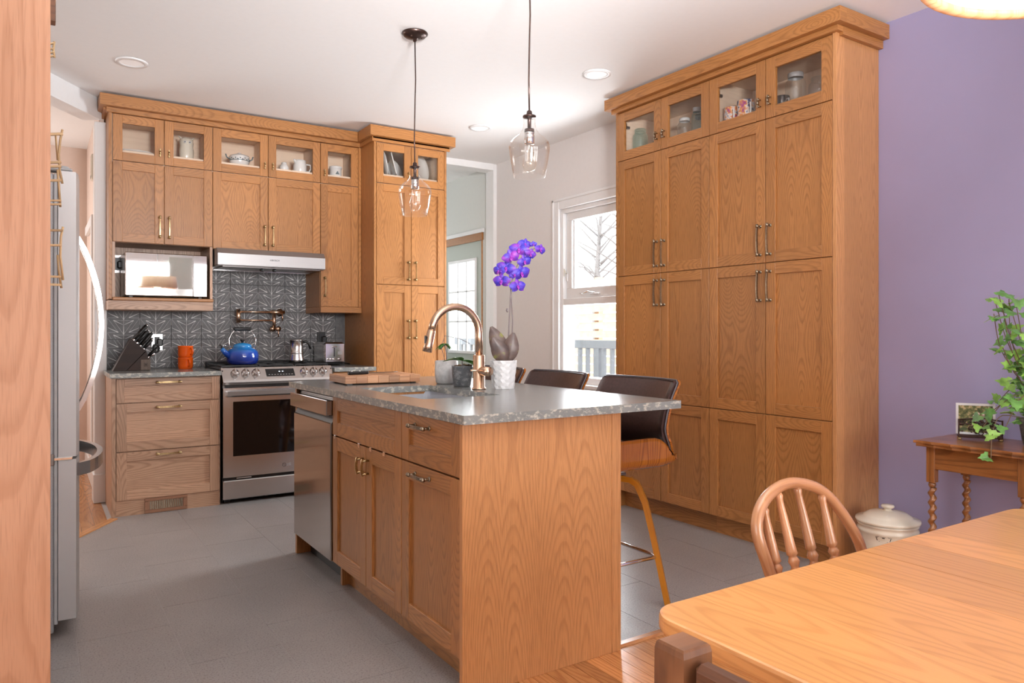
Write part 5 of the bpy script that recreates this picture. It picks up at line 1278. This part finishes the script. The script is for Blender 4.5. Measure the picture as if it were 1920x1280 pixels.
# ---------------------------------------------------------------- ceiling lights
def downlight(x, y, label):
    t = thing('recessed_light', label, 'downlight', (x, y, CZ), 'recessed ceiling downlights')
    b = MB(); b.lathe([(.088, -.001), (.088, -.007), (.066, -.009), (.062, -.004)], x, y, 'trim', 36, z0=CZ, cap=False); part('trim_ring', b, t)
    b = MB(); b.lathe([(.064, -.0045), (.0001, -.0045)], x, y, 'lens', 36, z0=CZ, cap=False); part('lens', b, t)
downlight(.467, 4.85, 'recessed ceiling light above the drawers and fridge side')
downlight(2.894, 3.516, 'recessed ceiling light nearest the pantry wall')
downlight(2.897, 4.934, 'small-looking recessed ceiling light near the hallway opening')
def pendant(x, y, zb, label, s=1.0):
    t = thing('pendant_lamp', label, 'pendant lamp', (x, y, CZ), 'clear glass pendants over the island')
    b = MB(); b.lathe([(.068, -.001), (.070, -.006), (.055, -.020), (.022, -.030), (.010, -.034), (.010, -.045), (.0001, -.046)], x, y, 'dark_bronze', 32, z0=CZ, cap=False)
    b.sphere((x - .03, y - .02, CZ - .026), .006, 'dark_bronze', 8, 6); b.sphere((x + .03, y - .02, CZ - .026), .006, 'dark_bronze', 8, 6); part('canopy', b, t)
    zt_ = zb + .262
    b = MB(); b.tube([(x, y, CZ - .04), (x + .004, y, CZ - .25), (x + .001, y, (CZ + zt_) / 2), (x - .003, y, zt_ + .15), (x, y, zt_ + .01)], .0035, 'dark_bronze', 8); part('cord', b, t)
    b = MB(); b.lathe([(.005, .025), (.011, .02), (.013, .004), (.028, .001), (.028, -.006), (.012, -.008), (.008, -.012), (.008, -.052), (.020, -.055), (.021, -.068)], x, y, 'dark_bronze', 24, z0=zt_ - .004, cap=False); part('socket_cap', b, t)
    b = MB(); b.lathe([(.019, -.072), (.021, -.076), (.019, -.082), (.021, -.088), (.021, -.12), (.017, -.124)], x, y, 'chrome', 24, z0=zt_, cap=True); part('lamp_holder', b, t)
    b = MB(); b.lathe([(.0001, zb - zt_ + .0), (.0001, zb - zt_)][:0] + [(.026, -.004), (.026, -.045), (.030, -.062), (.046, -.082), (.070, -.100), (.083, -.116), (.0875, -.135), (.086, -.155), (.078, -.205), (.066, -.262), (.064, -.262), (.0755, -.205), (.0835, -.155), (.085, -.135), (.0805, -.118), (.068, -.103)], x, y, 'shade_glass', 40, z0=zt_, cap=False); part('glass_shade', b, t)
    b = MB(); b.lathe([(.013, -.124), (.017, -.15), (.028, -.19), (.030, -.212), (.022, -.232), (.0001, -.240)], x, y, 'bulb_glass', 20, z0=zt_, cap=False); bu = part('bulb', b, t)
    b = MB()
    for a in range(4):
        c, s2 = math.cos(a * PI / 2 + .4) * .008, math.sin(a * PI / 2 + .4) * .008; b.tube([(x + c * .6, y + s2 * .6, zt_ - .13), (x + c, y + s2, zt_ - .215)], .0006, 'filament', 4)
    part('filament', b, bu)
pendant(1.688, 3.564, 1.80, 'farther clear glass pendant lamp, left of the other over the island')
pendant(1.75, 2.572, 1.835, 'nearer clear glass pendant lamp, right of the other over the island')
# veneer pendant over the table
vx, vy, vz = 1.335, .44, 1.752
vp = thing('dining_pendant', 'round veneer drum pendant over the dining table', 'pendant lamp', (vx, vy, vz))
b = MB(); b.lathe([(.225, .16), (.245, 0), (.236, 0), (.216, .16)], vx, vy, 'veneer', 56, z0=vz, cap=False); part('drum_shade', b, vp)
b = MB(); b.lathe([(.2462, -.003), (.2462, .012), (.2452, .012)], vx, vy, 'chair_wood', 56, z0=vz, cap=False); b.lathe([(.2465, -.003), (.230, -.003), (.230, .008)], vx, vy, 'chair_wood', 56, z0=vz, cap=False); part('rim', b, vp)
b = MB(); b.lathe([(.216, .158), (.0001, .158)], vx, vy, 'veneer', 40, z0=vz, cap=False); part('top_panel', b, vp)
b = MB(); b.sphere((vx, vy, vz + .09), .035, 'bulb_glow', 14, 10); part('bulb', b, vp)
b = MB(); b.tube([(vx, vy, vz + .16), (vx, vy, CZ - .002)], .004, 'black', 6); part('cord', b, vp)
pl_ = bpy.data.lights.new('dining_pendant_light', 'POINT'); pl_.energy = 3; pl_.color = (1, .85, .65); pl_.shadow_soft_size = .04
po = bpy.data.objects.new('dining_pendant_light', pl_); C.objects.link(po); po.location = (vx, vy, vz + .02)

# ---------------------------------------------------------------- bar stools
def make_stool(label):
    t = thing('bar_stool', label, 'bar stool', (0, 0, 0), 'walnut and leather stools along the island')
    # back: local frame, island is towards -X
    prof = [(.272, .645), (.240, .69), (.212, .735), (.205, .775), (.218, .83), (.245, .90), (.278, .955), (.290, .972)]
    def bp(i, j, off):
        k = i * (len(prof) - 1); a = int(min(k, len(prof) - 2)); f = k - a
        x = prof[a][0] * (1 - f) + prof[a + 1][0] * f; z = prof[a][1] * (1 - f) + prof[a + 1][1] * f
        s = (j * 2 - 1); wv = .245 - .03 * max(0, (.2 - i) / .2) - .018 * max(0, (i - .85) / .15) ** 2
        return Vector((x + off - .045 * s * s, wv * s, z))
    def shell(mat, o0, o1, inset, nu=14, nv=14):
        b = MB(); g = lambda i, j, off: bp(inset + i * (1 - 2 * inset), inset * .6 + j * (1 - 1.2 * inset), off)
        vs = [g(i / nu, j / nv, o0) for i in range(nu + 1) for j in range(nv + 1)] + [g(i / nu, j / nv, o1) for i in range(nu + 1) for j in range(nv + 1)]
        k = nv + 1; n_ = (nu + 1) * k; fs = []
        for i in range(nu):
            for j in range(nv): a = i * k + j; fs += [(a, a + 1, a + k + 1, a + k), (n_ + a, n_ + a + k, n_ + a + k + 1, n_ + a + 1)]
        for i in range(nu):
            for j, fl in ((0, 1), (nv, 0)): a = i * k + j; q = (a, a + k, n_ + a + k, n_ + a); fs.append(q if fl == 0 else q[::-1])
        for j in range(nv):
            for i, fl in ((0, 0), (nu, 1)): a = i * k + j; q = (a, a + 1, n_ + a + 1, n_ + a); fs.append(q if fl == 0 else q[::-1])
        b.add(vs, fs, mat, lambda i: (((i % n_) % k) / nv * .5, ((i % n_) // k) / nu * .35), False)
        for q in range(len(b.sm)): b.sm[q] = q < nu * nv * 2
        return b
    part('back_shell', shell('walnut', .014, .026, .0), t)
    ps = part('back_pad', shell('leather', -.012, .0135, .02), t)
    b = MB(); loop = [bp(i / 12, 0, .006) for i in range(13)] + [bp(1, j / 8, .006) for j in range(1, 9)] + [bp(1 - i / 12, 1, .006) for i in range(1, 13)]
    b.tube(loop, .004, 'piping', 6); part('piping', b, ps)
    def sp_(i, j, off):   # i along X front..back, j across
        s = j * 2 - 1; x = -.20 + .445 * i; ed = 1 - max(0, (i - .70) / .30) ** 2.0
        sa = abs(s); zb0, top = .602, .602 + .020 + .113 * ed; rr = .045; W_ = .238
        if sa < .5: y, z, ny, nz = sa / .5 * (W_ - rr), zb0, 0, 1
        elif sa < .72: a = (sa - .5) / .22 * PI / 2; y, z, ny, nz = W_ - rr + rr * math.sin(a), zb0 + rr * (1 - math.cos(a)), -math.sin(a), math.cos(a)
        else: t_ = (sa - .72) / .28; z0_ = zb0 + rr; y, z, ny, nz = W_, z0_ + (max(top, z0_ - .025) - z0_) * t_, -1, 0
        z += .012 * max(0, (i - .85) / .15) ** 2 - .02 * max(0, (.15 - i) / .15)
        sg = -1 if s < 0 else 1
        return Vector((x, sg * (y + ny * off), z + nz * off))
    def seat(mat, o0, o1, i0, i1, j0, j1, nm):
        b = MB(); nu, nv = 14, 36; k = nv + 1
        vs = [sp_(i0 + (i1 - i0) * i / nu, j0 + (j1 - j0) * j / nv, o0) for i in range(nu + 1) for j in range(k)] + [sp_(i0 + (i1 - i0) * i / nu, j0 + (j1 - j0) * j / nv, o1) for i in range(nu + 1) for j in range(k)]
        n_ = (nu + 1) * k; fs = []
        for i in range(nu):
            for j in range(nv): a = i * k + j; fs += [(a, a + 1, a + k + 1, a + k), (n_ + a, n_ + a + k, n_ + a + k + 1, n_ + a + 1)]
        for i in range(nu):
            for j, fl in ((0, 1), (nv, 0)): a = i * k + j; q = (a, a + k, n_ + a + k, n_ + a); fs.append(q if fl == 0 else q[::-1])
        for j in range(nv):
            for i, fl in ((0, 0), (nu, 1)): a = i * k + j; q = (a, a + 1, n_ + a + 1, n_ + a); fs.append(q if fl == 0 else q[::-1])
        b.add(vs, fs, mat, lambda i: (((i % n_) % k) / nv * .5, ((i % n_) // k) / nu * .44), False)
        for q in range(len(b.sm)): b.sm[q] = q < nu * nv * 2
        return part(nm, b, t)
    seat('walnut', 0, .012, 0, 1, 0, 1, 'seat_shell'); seat('leather', .0125, .035, .03, .93, .12, .88, 'seat_pad')
    b = MB(); b.box(-.17, .20, -.185, .185, .638, .685, 'leather', 'x', .02); part('cushion', b, t)
    b = MB(); b.lathe([(.07, 0), (.07, .012), (.05, .03), (.05, .034)], 0, 0, 'steel_dark', 18, z0=.568); b.box(-.09, .09, -.09, .09, .559, .57, 'steel_dark', bev=.002); part('swivel_plate', b, t)
    for sx in (-1, 1):
        for sy in (-1, 1):
            q = [(.02, .568 - .022), (.08, .546), (.115, .540), (.138, .522), (.150, .49), (.167, .44), (.19, .32), (.215, .18), (.245, 0)]
            b = MB(); pts = [(sx * r * .86, sy * r * .90, z + .001) for r, z in q]; b.tube(pts, 1, 'leg_wood', flat=(.040, .024, (0, 0, 1)))
            part('leg', b, t)
    b = MB(); r = .212; z = .215; c4 = [(-r * .86, -r * .9, z), (r * .86, -r * .9, z), (r * .86, r * .9, z), (-r * .86, r * .9, z)]
    for k in range(4): b.tube([c4[k], c4[(k + 1) % 4]], .008, 'chrome', 10)
    part('footrest', b, t)
    return t
st = make_stool('nearest walnut stool at the island, its side shell and leg in view')
bpy.data.objects[st].location = (2.06, 2.50, 0)
dup(st, (2.06, 3.12, 0), 'middle dark leather stool, its backrest in front of the kitchen window')
dup(st, (2.06, 3.69, 0), 'farthest stool at the island, mostly hidden behind the orchid pot')

# ---------------------------------------------------------------- dining table and chairs
tb_ = thing('dining_table', 'large honey-coloured wooden dining table in the near right corner', 'table', (1.4, 0, 0))
X0, X1, Y1, Y0, zt = .79, 2.03, .845, -1.25, .75
bx = [X0, .90, 1.0, 1.12, 1.235, 1.363, 1.50, 1.615, 1.74, 1.85, 1.94, X1]
def edge_in(x):   # rounded corners of the top outline
    r = .055
    if x < X0 + r: return r - math.sqrt(max(0, r * r - (X0 + r - x) ** 2))
    if x > X1 - r: return r - math.sqrt(max(0, r * r - (x - X1 + r) ** 2))
    return 0
for i in range(len(bx) - 1):
    a, c = bx[i], bx[i + 1]; g = .0008 if abs(c - 1.363) < .001 or abs(a - 1.363) < .001 else .0001
    n_ = 10; prof = []
    xs = [a + g + (c - a - 2 * g) * k / n_ for k in range(n_ + 1)]
    if i == 0: xs = [X0 + .055 * (1 - math.cos(PI / 2 * k / 12)) for k in range(13)] + [c - g]
    if i == len(bx) - 2: xs = [a + g] + [X1 - .055 * math.cos(PI / 2 * (12 - k) / 12) * 0 - .055 * (1 - math.cos(PI / 2 * (12 - k) / 12)) for k in range(13)]
    b = MB(); rim = [(x, Y1 - edge_in(x)) for x in xs]
    # rounded nosing: three stacked outlines
    lay = [(.0, zt), (-.003, zt), (.0035, zt - .003), (.006, zt - .010), (.006, zt - .022), (0, zt - .030)]
    ot = []
    for off, z in ((-.005, zt), (-.0015, zt - .0015), (0, zt - .006), (0, zt - .022), (-.004, zt - .028)):
        row = []
        for x, y in rim:
            cx_ = min(max(x, X0 + .055), X1 - .055); dx_, dy_ = x - cx_, y - (Y1 - .055); L_ = math.hypot(dx_, dy_) or 1
            row.append((x + dx_ / L_ * off if abs(dx_) > 1e-4 else x, y + dy_ / L_ * off, z))
        if i == 0: row = [(X0 - off, Y0, z)] + row + [(c - g, Y0, z)]
        elif i == len(bx) - 2: row = [(a + g, Y0, z)] + row + [(X1 + off, Y0, z)]
        else: row = [(a + g, Y0, z)] + row + [(c - g, Y0, z)]
        ot.append(row)
    m_ = len(ot[0]); vs = [p for row in ot for p in row]
    fs = [tuple(range(m_))[::-1]] + [(r * m_ + k, r * m_ + (k + 1) % m_, (r + 1) * m_ + (k + 1) % m_, (r + 1) * m_ + k) for r in range(len(ot) - 1) for k in range(m_)] + [tuple((len(ot) - 1) * m_ + k for k in range(m_))]
    b.add(vs, fs, 'table', None, False, None, 'y'); part('board', b, tb_)
b = MB()
b.box(.92, 1.90, .70, .725, .63, .72, 'table', 'x', .002); b.box(.92, 1.90, -1.10, -1.075, .63, .72, 'table', 'x', .002); b.box(.92, .945, -1.1, .7, .63, .72, 'table', 'y', .002); b.box(1.875, 1.90, -1.1, .7, .63, .72, 'table', 'y', .002); part('apron', b, tb_)
for x in (.955, 1.865):
    for y in (.665, -1.04):
        b = MB(); b.box(x - .035, x + .035, y - .035, y + .035, .60, .7195, 'table', 'z', .003); b.lathe([(.022, 0), (.03, .04), (.022, .08), (.034, .25), (.04, .5), (.028, .56), (.034, .60)], x, y, 'table', 16); part('leg', b, tb_)
# windsor chair
wc = thing('windsor_chair', 'hoop-back windsor chair tucked under the far side of the table', 'chair', (1.42, .75, 0))
def WP(px, py):
    r = ray(px, py); k = .22     # Y = .985 + k (z-.70)
    t = (.985 + k * (CAMH - .70)) / (r.y - k * r.z); return Vector((r.x * t, r.y * t, CAMH + r.z * t))
out = [(1452, 1092), (1436, 1050), (1424, 1015), (1419, 985), (1424, 957), (1436, 934), (1455, 916), (1478, 906), (1502, 906), (1528, 913), (1552, 929), (1574, 955), (1594, 985), (1610, 1015), (1620, 1040)]
P = [WP(*p) for p in out]
l0 = P[0]; l1 = P[-1]
pre = [Vector((l0.x + .045, .86, .452)), Vector((l0.x + .018, .925, .58))]; post = [Vector((l1.x + .012, .93, .60)), Vector((l1.x - .01, .865, .452))]
def smooth_path(P, n=3):
    o = []
    for i in range(len(P) - 1):
        p0 = P[max(0, i - 1)]; p1 = P[i]; p2 = P[i + 1]; p3 = P[min(len(P) - 1, i + 2)]
        for k in range(n):
            t = k / n; o.append(.5 * ((2 * p1) + (p2 - p0) * t + (2 * p0 - 5 * p1 + 4 * p2 - p3) * t * t + (3 * p1 - p0 - 3 * p2 + p3) * t ** 3))
    o.append(P[-1]); return o
b = MB(); b.tube(smooth_path(pre + P + post), .0125, 'chair_wood', 12); part('bow', b, wc)
for k, (tp, bt) in enumerate((((1432, 950), (1461, 1085)), ((1458, 922), (1494, 1075)), ((1494, 912), (1529, 1064)), ((1540, 926), (1567, 1052)))):
    a, c = WP(*tp), WP(*bt); dv_ = (c - a).normalized(); L_ = (c - a).length; sx_ = (1.335, 1.385, 1.435, 1.49)[k]
    def on(d_): return a + dv_ * d_
    pts = [(0, .0065), (.008, .0095), (.016, .0075), (.03, .0075), (L_ * .72, .0112), (L_ * .76, .0122), (L_ * .785, .008), (L_ * .80, .009), (L_ * .85, .0125), (L_ * .90, .009), (L_ * .92, .008), (L_ * .96, .0125), (L_ * 1.02, .009)]
    PT = [on(d_) for d_, r in pts] + [Vector((sx_, .872, .452))]; rr_ = [r for d_, r in pts] + [.008]
    b = MB(); b.tube(PT, rr_, 'chair_wood', 12); part('spindle', b, wc)
b = MB(); b.prism(ring(1.20, 1.64, .46, .90, .10, 6), 'z', .418, .453, 'chair_wood', 'y'); part('seat', b, wc)
for sx in (1.27, 1.57):
    for sy in (.54, .83):
        fx_, fy_ = sx + (sx - 1.42) * .35, sy + (sy - .685) * .4
        b = MB(); b.tube([Vector((fx_, fy_, 0)).lerp(Vector((sx, sy, .42)), t) for t in (0, .2, .3, .5, .7, .85, 1)], [.012, .016, .022, .019, .021, .013, .012], 'chair_wood', 12); part('leg', b, wc)
b = MB(); b.tube([(1.25, .54, .17), (1.25, .85, .17)], .009, 'chair_wood'); b.tube([(1.59, .54, .17), (1.59, .85, .17)], .009, 'chair_wood'); b.tube([(1.25, .69, .17), (1.59, .69, .17)], .009, 'chair_wood'); part('stretcher', b, wc)
# worn oak chair in the foreground
oc_ = thing('oak_chair', 'worn dark oak chair, only its square back post top in the foreground', 'chair', (.65, .3, 0))
px_, py_ = .500, .512
def post_mesh(cx, cy, ztop):
    b = MB(); w_ = .0195; lv = [(0, w_), (.44, w_), (ztop - .028, w_), (ztop - .0075, w_ * .99), (ztop - .002, w_ * .93), (ztop, w_ * .84)]
    vs = []
    for z, q in lv:
        for a, c in ((-1, -1), (1, -1), (1, 1), (-1, 1)): vs.append((cx + a * q, cy + c * q, z))
    fs = [(3, 2, 1, 0)] + [(i * 4 + k, i * 4 + (k + 1) % 4, (i + 1) * 4 + (k + 1) % 4, (i + 1) * 4 + k) for i in range(len(lv) - 1) for k in range(4)] + [tuple((len(lv) - 1) * 4 + k for k in range(4))]
    b.add(vs, fs, 'old_oak', None, False, None, 'z'); return b
ZP = .878
for yy in (py_, py_ - .40): part('back_post', post_mesh(px_ + .03, yy, ZP), oc_)
b = MB(); b.box(px_ + .019 , px_ + .041, py_ - .3785, py_ - .0215, ZP - .105, ZP - .011, 'old_oak', 'y', .006); part('top_rail', b, oc_)
b = MB(); b.box(px_ + .02, px_ + .40, py_ - .40, py_ + .0, .42, .45, 'old_oak', 'x', .006); part('seat', b, oc_)
for yy in (py_ - .02, py_ - .38):
    b = MB(); b.box(px_ + .35, px_ + .385, yy - .018, yy + .018, 0, .42, 'old_oak', 'z', .003); part('front_leg', b, oc_)
b = MB(); b.box(px_ + .0, px_ + .36, py_ - .03, py_ - .01, .18, .205, 'old_oak', 'x'); b.box(px_ + .0, px_ + .36, py_ - .39, py_ - .37, .18, .205, 'old_oak', 'x'); part('stretcher', b, oc_)

# ---------------------------------------------------------------- side table with its things
sd_ = thing('side_table', 'antique oak side table with barley-twist legs against the lilac wall', 'table', (3.48, 1.54, 0))
b = MB(); pl2 = []
X0, X1, Y0, Y1 = 3.272, 3.662, 1.30, 1.775
def scal(t, n_=6): return .006 * abs(math.sin(PI * t * n_))
N_ = 48
for k in range(N_): t = k / N_; pl2.append((X0 + scal(t) , Y1 - (Y1 - Y0) * t))
for k in range(24): t = k / 24; pl2.append((X0 + (X1 - X0) * t, Y0 + scal(t, 4)))
pl2.append((X1, Y0)); pl2.append((X1, Y1))
for k in range(24): t = k / 24; pl2.append((X1 - (X1 - X0) * t, Y1 - scal(t, 4)))
b.prism(pl2, 'z', .688, .700, 'antique', 'y'); c_x, c_y = (X0 + X1) / 2, (Y0 + Y1) / 2
b.prism([(c_x + (x - c_x) * .965, c_y + (y - c_y) * .965) for x, y in pl2], 'z', .674, .688, 'antique', 'y'); part('tabletop', b, sd_)
b = MB(); b.box(3.318, 3.332, 1.375, 1.705, .575, .674, 'antique', 'y', .001); part('apron', b, sd_)
b = MB(); b.box(3.335, 3.62, 1.722, 1.736, .575, .674, 'antique', 'x', .001); part('apron', b, sd_)
b = MB(); b.box(3.335, 3.62, 1.345, 1.36, .575, .674, 'antique', 'x', .001); part('apron', b, sd_)
for x in (3.330, 3.630):
    for y in (1.360, 1.722):
        b = MB(); b.box(x - .018, x + .018, y - .018, y + .018, .515, .674, 'antique', 'z', .002); b.box(x - .018, x + .018, y - .018, y + .018, .10, .17, 'antique', 'z', .002)
        b.lathe([(.013, .17), (.016, .185), (.010, .20)], x, y, 'antique', 12); b.lathe([(.010, .490), (.016, .502), (.013, .515)], x, y, 'antique', 12); b.lathe([(.012, 0), (.02, .03), (.02, .06), (.012, .10)], x, y, 'antique', 14)
        seg, nz = 14, 84; vs = []
        for i in range(nz + 1):
            z = .20 + .29 * i / nz; ph = 2 * PI * (z - .2) / .042
            ccx, ccy = x + .0048 * math.cos(ph), y + .0048 * math.sin(ph)
            for k in range(seg): a = 2 * PI * k / seg; vs.append((ccx + .0135 * math.cos(a), ccy + .0135 * math.sin(a), z))
        b.add(vs, [(i * seg + k, i * seg + (k + 1) % seg, (i + 1) * seg + (k + 1) % seg, (i + 1) * seg + k) for i in range(nz) for k in range(seg)], 'antique', lambda i: (i // seg * .004, i % seg * .006), True)
        part('leg', b, sd_)
b = MB(); b.box(3.325, 3.335, 1.378, 1.704, .125, .15, 'antique', 'y'); b.box(3.625, 3.635, 1.378, 1.704, .125, .15, 'antique', 'y'); b.box(3.348, 3.612, 1.715, 1.728, .125, .15, 'antique', 'x'); b.box(3.348, 3.612, 1.353, 1.366, .125, .15, 'antique', 'x'); part('stretcher', b, sd_)
# photo in an openwork metal stand
pfm = thing('photo_stand', 'ornate dark metal stand holding a white-bordered family photograph', 'photo stand', (3.50, 1.60, .70))
toc = Vector((-S_ * .55 - .45, -C_ * .55, 0)).normalized(); sdv = Vector((-toc.y, toc.x, 0)) * -1
Mf = Matrix(((sdv.x, -toc.x, 0, 3.52), (sdv.y, -toc.y, 0, 1.615), (0, 0, 1, .7005), (0, 0, 0, 1)))
def bf(mb): return mb.xf(Mf)
b = MB(); b.box(-.085, .085, -.03, .02, .010, .024, 'dark_bronze', 'x', .003)
for x in (-.078, .078):
    for y in (-.024, .014): b.box(x - .007, x + .007, y - .006, y + .006, 0, .010, 'brass', 'x', .002)
part('base', bf(b), pfm)
b = MB()
for x in (-.082, .082): b.box(x - .003, x + .003, -.028, -.022, .024, .092, 'dark_bronze')
for k in range(60):
    cx, cz = R.uniform(-.075, .075), R.uniform(.032, .086); r = R.uniform(.006, .012)
    if k < 30: b.tube([(cx + r * math.cos(a * PI / 3), -.025 + .002 * (k % 3), cz + r * math.sin(a * PI / 3)) for a in range(6)], .0022, 'dark_bronze', seg=4, closed=True)
    else: b.sphere((cx, -.026, cz), R.uniform(.004, .008), 'dark_bronze', 8, 5, (1, .4, .7))
b.tube([(-.082, -.025, .088), (-.04, -.025, .094), (0, -.025, .1), (.04, -.025, .094), (.082, -.025, .088)], .003, 'dark_bronze'); part('openwork_front', bf(b), pfm)
ph = thing('photograph', 'small white-bordered print of a family under trees, in the metal stand', 'photograph', (3.50, 1.61, .725))
b = MB(); b.box(-.058, .092, -.0155, -.0135, .0245, .162, 'white_matte'); part('paper', bf(b), ph)
b = MB(); b.box(-.048, .082, -.0165, -.0157, .034, .152, 'photo'); pi_ = part('print', bf(b), ph)
b = MB()
for (x, z, h_, m_) in ((-.012, .07, .05, 'grey_plastic'), (.006, .065, .06, 'blue_line'), (.022, .065, .048, 'cream_china')):
    b.prism([(x - .009, z), (x + .009, z), (x + .008, z + h_ * .7), (x - .008, z + h_ * .7)], 'y', -.0172, -.0166, m_); b.tube([(x, -.0172, z + h_ * .85), (x, -.0165, z + h_ * .85)], .006, 'pink_wall', 10)
part('figures', bf(b), pi_)
# ivy
ivx, ivy_ = 3.52, 1.385
iv = thing('ivy_plant', 'climbing variegated ivy on the side table at the right edge', 'plant', (ivx, ivy_, .70))
b = MB(); b.lathe([(.05, 0), (.055, .005), (.07, .10), (.074, .115), (.068, .115), (.064, .10), (.0001, .10)], ivx, ivy_, 'dark_pot', 26, z0=.7005, cap=False); part('pot', b, iv)
def ivyleaf(b, p, d, up, s, mat):
    d = d.normalized(); u = (up - d * up.dot(d)).normalized(); sd = d.cross(u)
    ol = [(0, 0), (-.18, .42), (.12, .52), (.22, .36), (.55, .34), (.62, .16), (1, 0), (.62, -.16), (.55, -.34), (.22, -.36), (.12, -.52), (-.18, -.42)]
    c = p + d * s * .3 - u * .0; vs = [c] + [p + d * (s * a) + sd * (s * w_) + u * (-.12 * s * (abs(w_) + .5 * a * a)) for a, w_ in ol]
    n_ = len(ol); top = [(0, 1 + k, 1 + (k + 1) % n_) for k in range(n_)]
    vs2 = [v - u * .0012 for v in vs]; m0 = len(vs); bot = [tuple(m0 + i for i in f[::-1]) for f in top]; sdq = [(1 + (k + 1) % n_, 1 + k, m0 + 1 + k, m0 + 1 + (k + 1) % n_) for k in range(n_)]
    b.add(vs + vs2, top + bot + sdq, mat, None, False)
vines = []
for k in range(17):
    a = R.uniform(PI * .3, PI * 1.25); tall = k % 3 != 0
    r1 = R.uniform(.06, .20); h1 = R.uniform(.25, .62) if tall else R.uniform(.08, .2)
    p0 = Vector((ivx, ivy_, .80)); p3 = Vector((ivx + r1 * math.cos(a) * .8, ivy_ + r1 * math.sin(a), .80 + h1)); p3.x = min(p3.x, 3.63)
    p2 = p0.lerp(p3, .6) + Vector((R.uniform(-.03, .03), R.uniform(0, .05), .03)); 
    if not tall: p3 = p3 + Vector((-.05, .05, -.12)); 
    vines.append(smooth_path([p0, p0.lerp(p2, .5) + Vector((0, 0, .03)), p2, p3], 4))
vines.append(smooth_path([Vector((ivx, ivy_, .80)), Vector((3.40, 1.47, .83)), Vector((3.29, 1.46, .76)), Vector((3.255, 1.45, .66))], 4))
for v in vines:
    for p in v: p.x = min(p.x, 3.64)
    b = MB(); b.tube(v, .0018, 'vine', 5); part('vine', b, iv)
    n_ = max(4, int(len(v) * .75))
    for q in range(n_):
        p = v[min(len(v) - 1, 1 + int(q / n_ * len(v)))] + Vector((R.uniform(-.015, .015), R.uniform(-.02, .02), R.uniform(-.015, .015)))
        d = Vector((R.uniform(-.9, .3), R.uniform(-.8, .9), R.uniform(-.5, .5)))
        if p.x > 3.58: d.x = -abs(d.x) - .3
        b = MB(); ivyleaf(b, p, d, Vector((-.6, -.4, .8)) + Vector((R.uniform(-.4, .4),) * 3), R.uniform(.038, .058), 'ivy_light' if R.random() < .38 else 'ivy'); part('leaf', b, iv)
# crock
ck = thing('stoneware_crock', 'lidded cream stoneware crock with a printed crest beside the pantry', 'crock', (3.40, 1.955, 0))
kx, ky = 3.40, 1.965
b = MB(); b.lathe([(.118, 0), (.128, .008), (.130, .20), (.130, .232), (.1335, .236), (.1335, .246), (.130, .25), (.130, .262), (.134, .266), (.134, .276), (.122, .278)], kx, ky, 'cream_china', 44, z0=.001); cb2 = part('jar', b, ck)
b = MB(); b.lathe([(.139, .2785), (.142, .284), (.140, .292), (.108, .300), (.104, .308), (.080, .322), (.03, .331), (.018, .332), (.016, .340), (.026, .344), (.030, .350), (.026, .357), (.0001, .359)], kx, ky, 'cream_china', 44, z0=.001, cap=False); part('lid', b, ck)
ang0 = math.atan2(-ky, -kx) - math.radians(8)
def on_crock(mb, extra=.1305):     # wrap flat lettering (x right, y up) round the jar
    for i, v in enumerate(mb.v):
        a = ang0 + v[0] / .13; mb.v[i] = (kx + (extra + v[2]) * math.cos(a), ky + (extra + v[2]) * math.sin(a), .214 + v[1])
    return mb
full = MB(); word = 'BURGUNDY'
for k, chh in enumerate(word):
    a = math.radians(62 - k * 124 / 7); g = text_mesh(chh, .013, 'ink', .0004); g.xf(Matrix.Translation((math.sin(-a) * .034, math.cos(a) * .034 * .8, 0)) @ Matrix.Rotation(a * .55, 4, 'Z'))
    full.add(g.v, g.f, 'ink')
full.add([(-.032, .011, 0), (.032, .011, 0), (.028, .000, 0), (-.028, .000, 0)], [(3, 2, 1, 0)], 'ink')
full.add([(-.020, -.0025, 0), (.020, -.0025, 0), (.020, -.0035, 0), (-.020, -.0035, 0)], [(3, 2, 1, 0)], 'ink')
full.add([(-.006, .0115, 0), (.006, .0115, 0), (.004, .0165, 0), (0, .0145, 0), (-.004, .0165, 0)], [(0, 1, 2, 3, 4)], 'ink')
g = text_mesh('POTTERIES', .0075, 'cream_china', .0004); g.xf(Matrix.Translation((0, .0055, .0006))); full.add(g.v, g.f, 'cream_china')
for k in range(-3, 4):
    a = k * .36; full.add([(math.sin(a) * .008 - .0004, .012 + math.cos(a) * .004, 0), (math.sin(a) * .008 + .0004, .012 + math.cos(a) * .004, 0), (math.sin(a) * .017 + .0004, .012 + math.cos(a) * .012, 0), (math.sin(a) * .017 - .0004, .012 + math.cos(a) * .012, 0)], [(0, 1, 2, 3)], 'ink')
g = text_mesh('2', .034, 'ink', .0004); g.xf(Matrix.Translation((.0, -.03, 0))); full.add(g.v, g.f, 'ink')
on_crock(full); part('printed_crest', full, cb2)
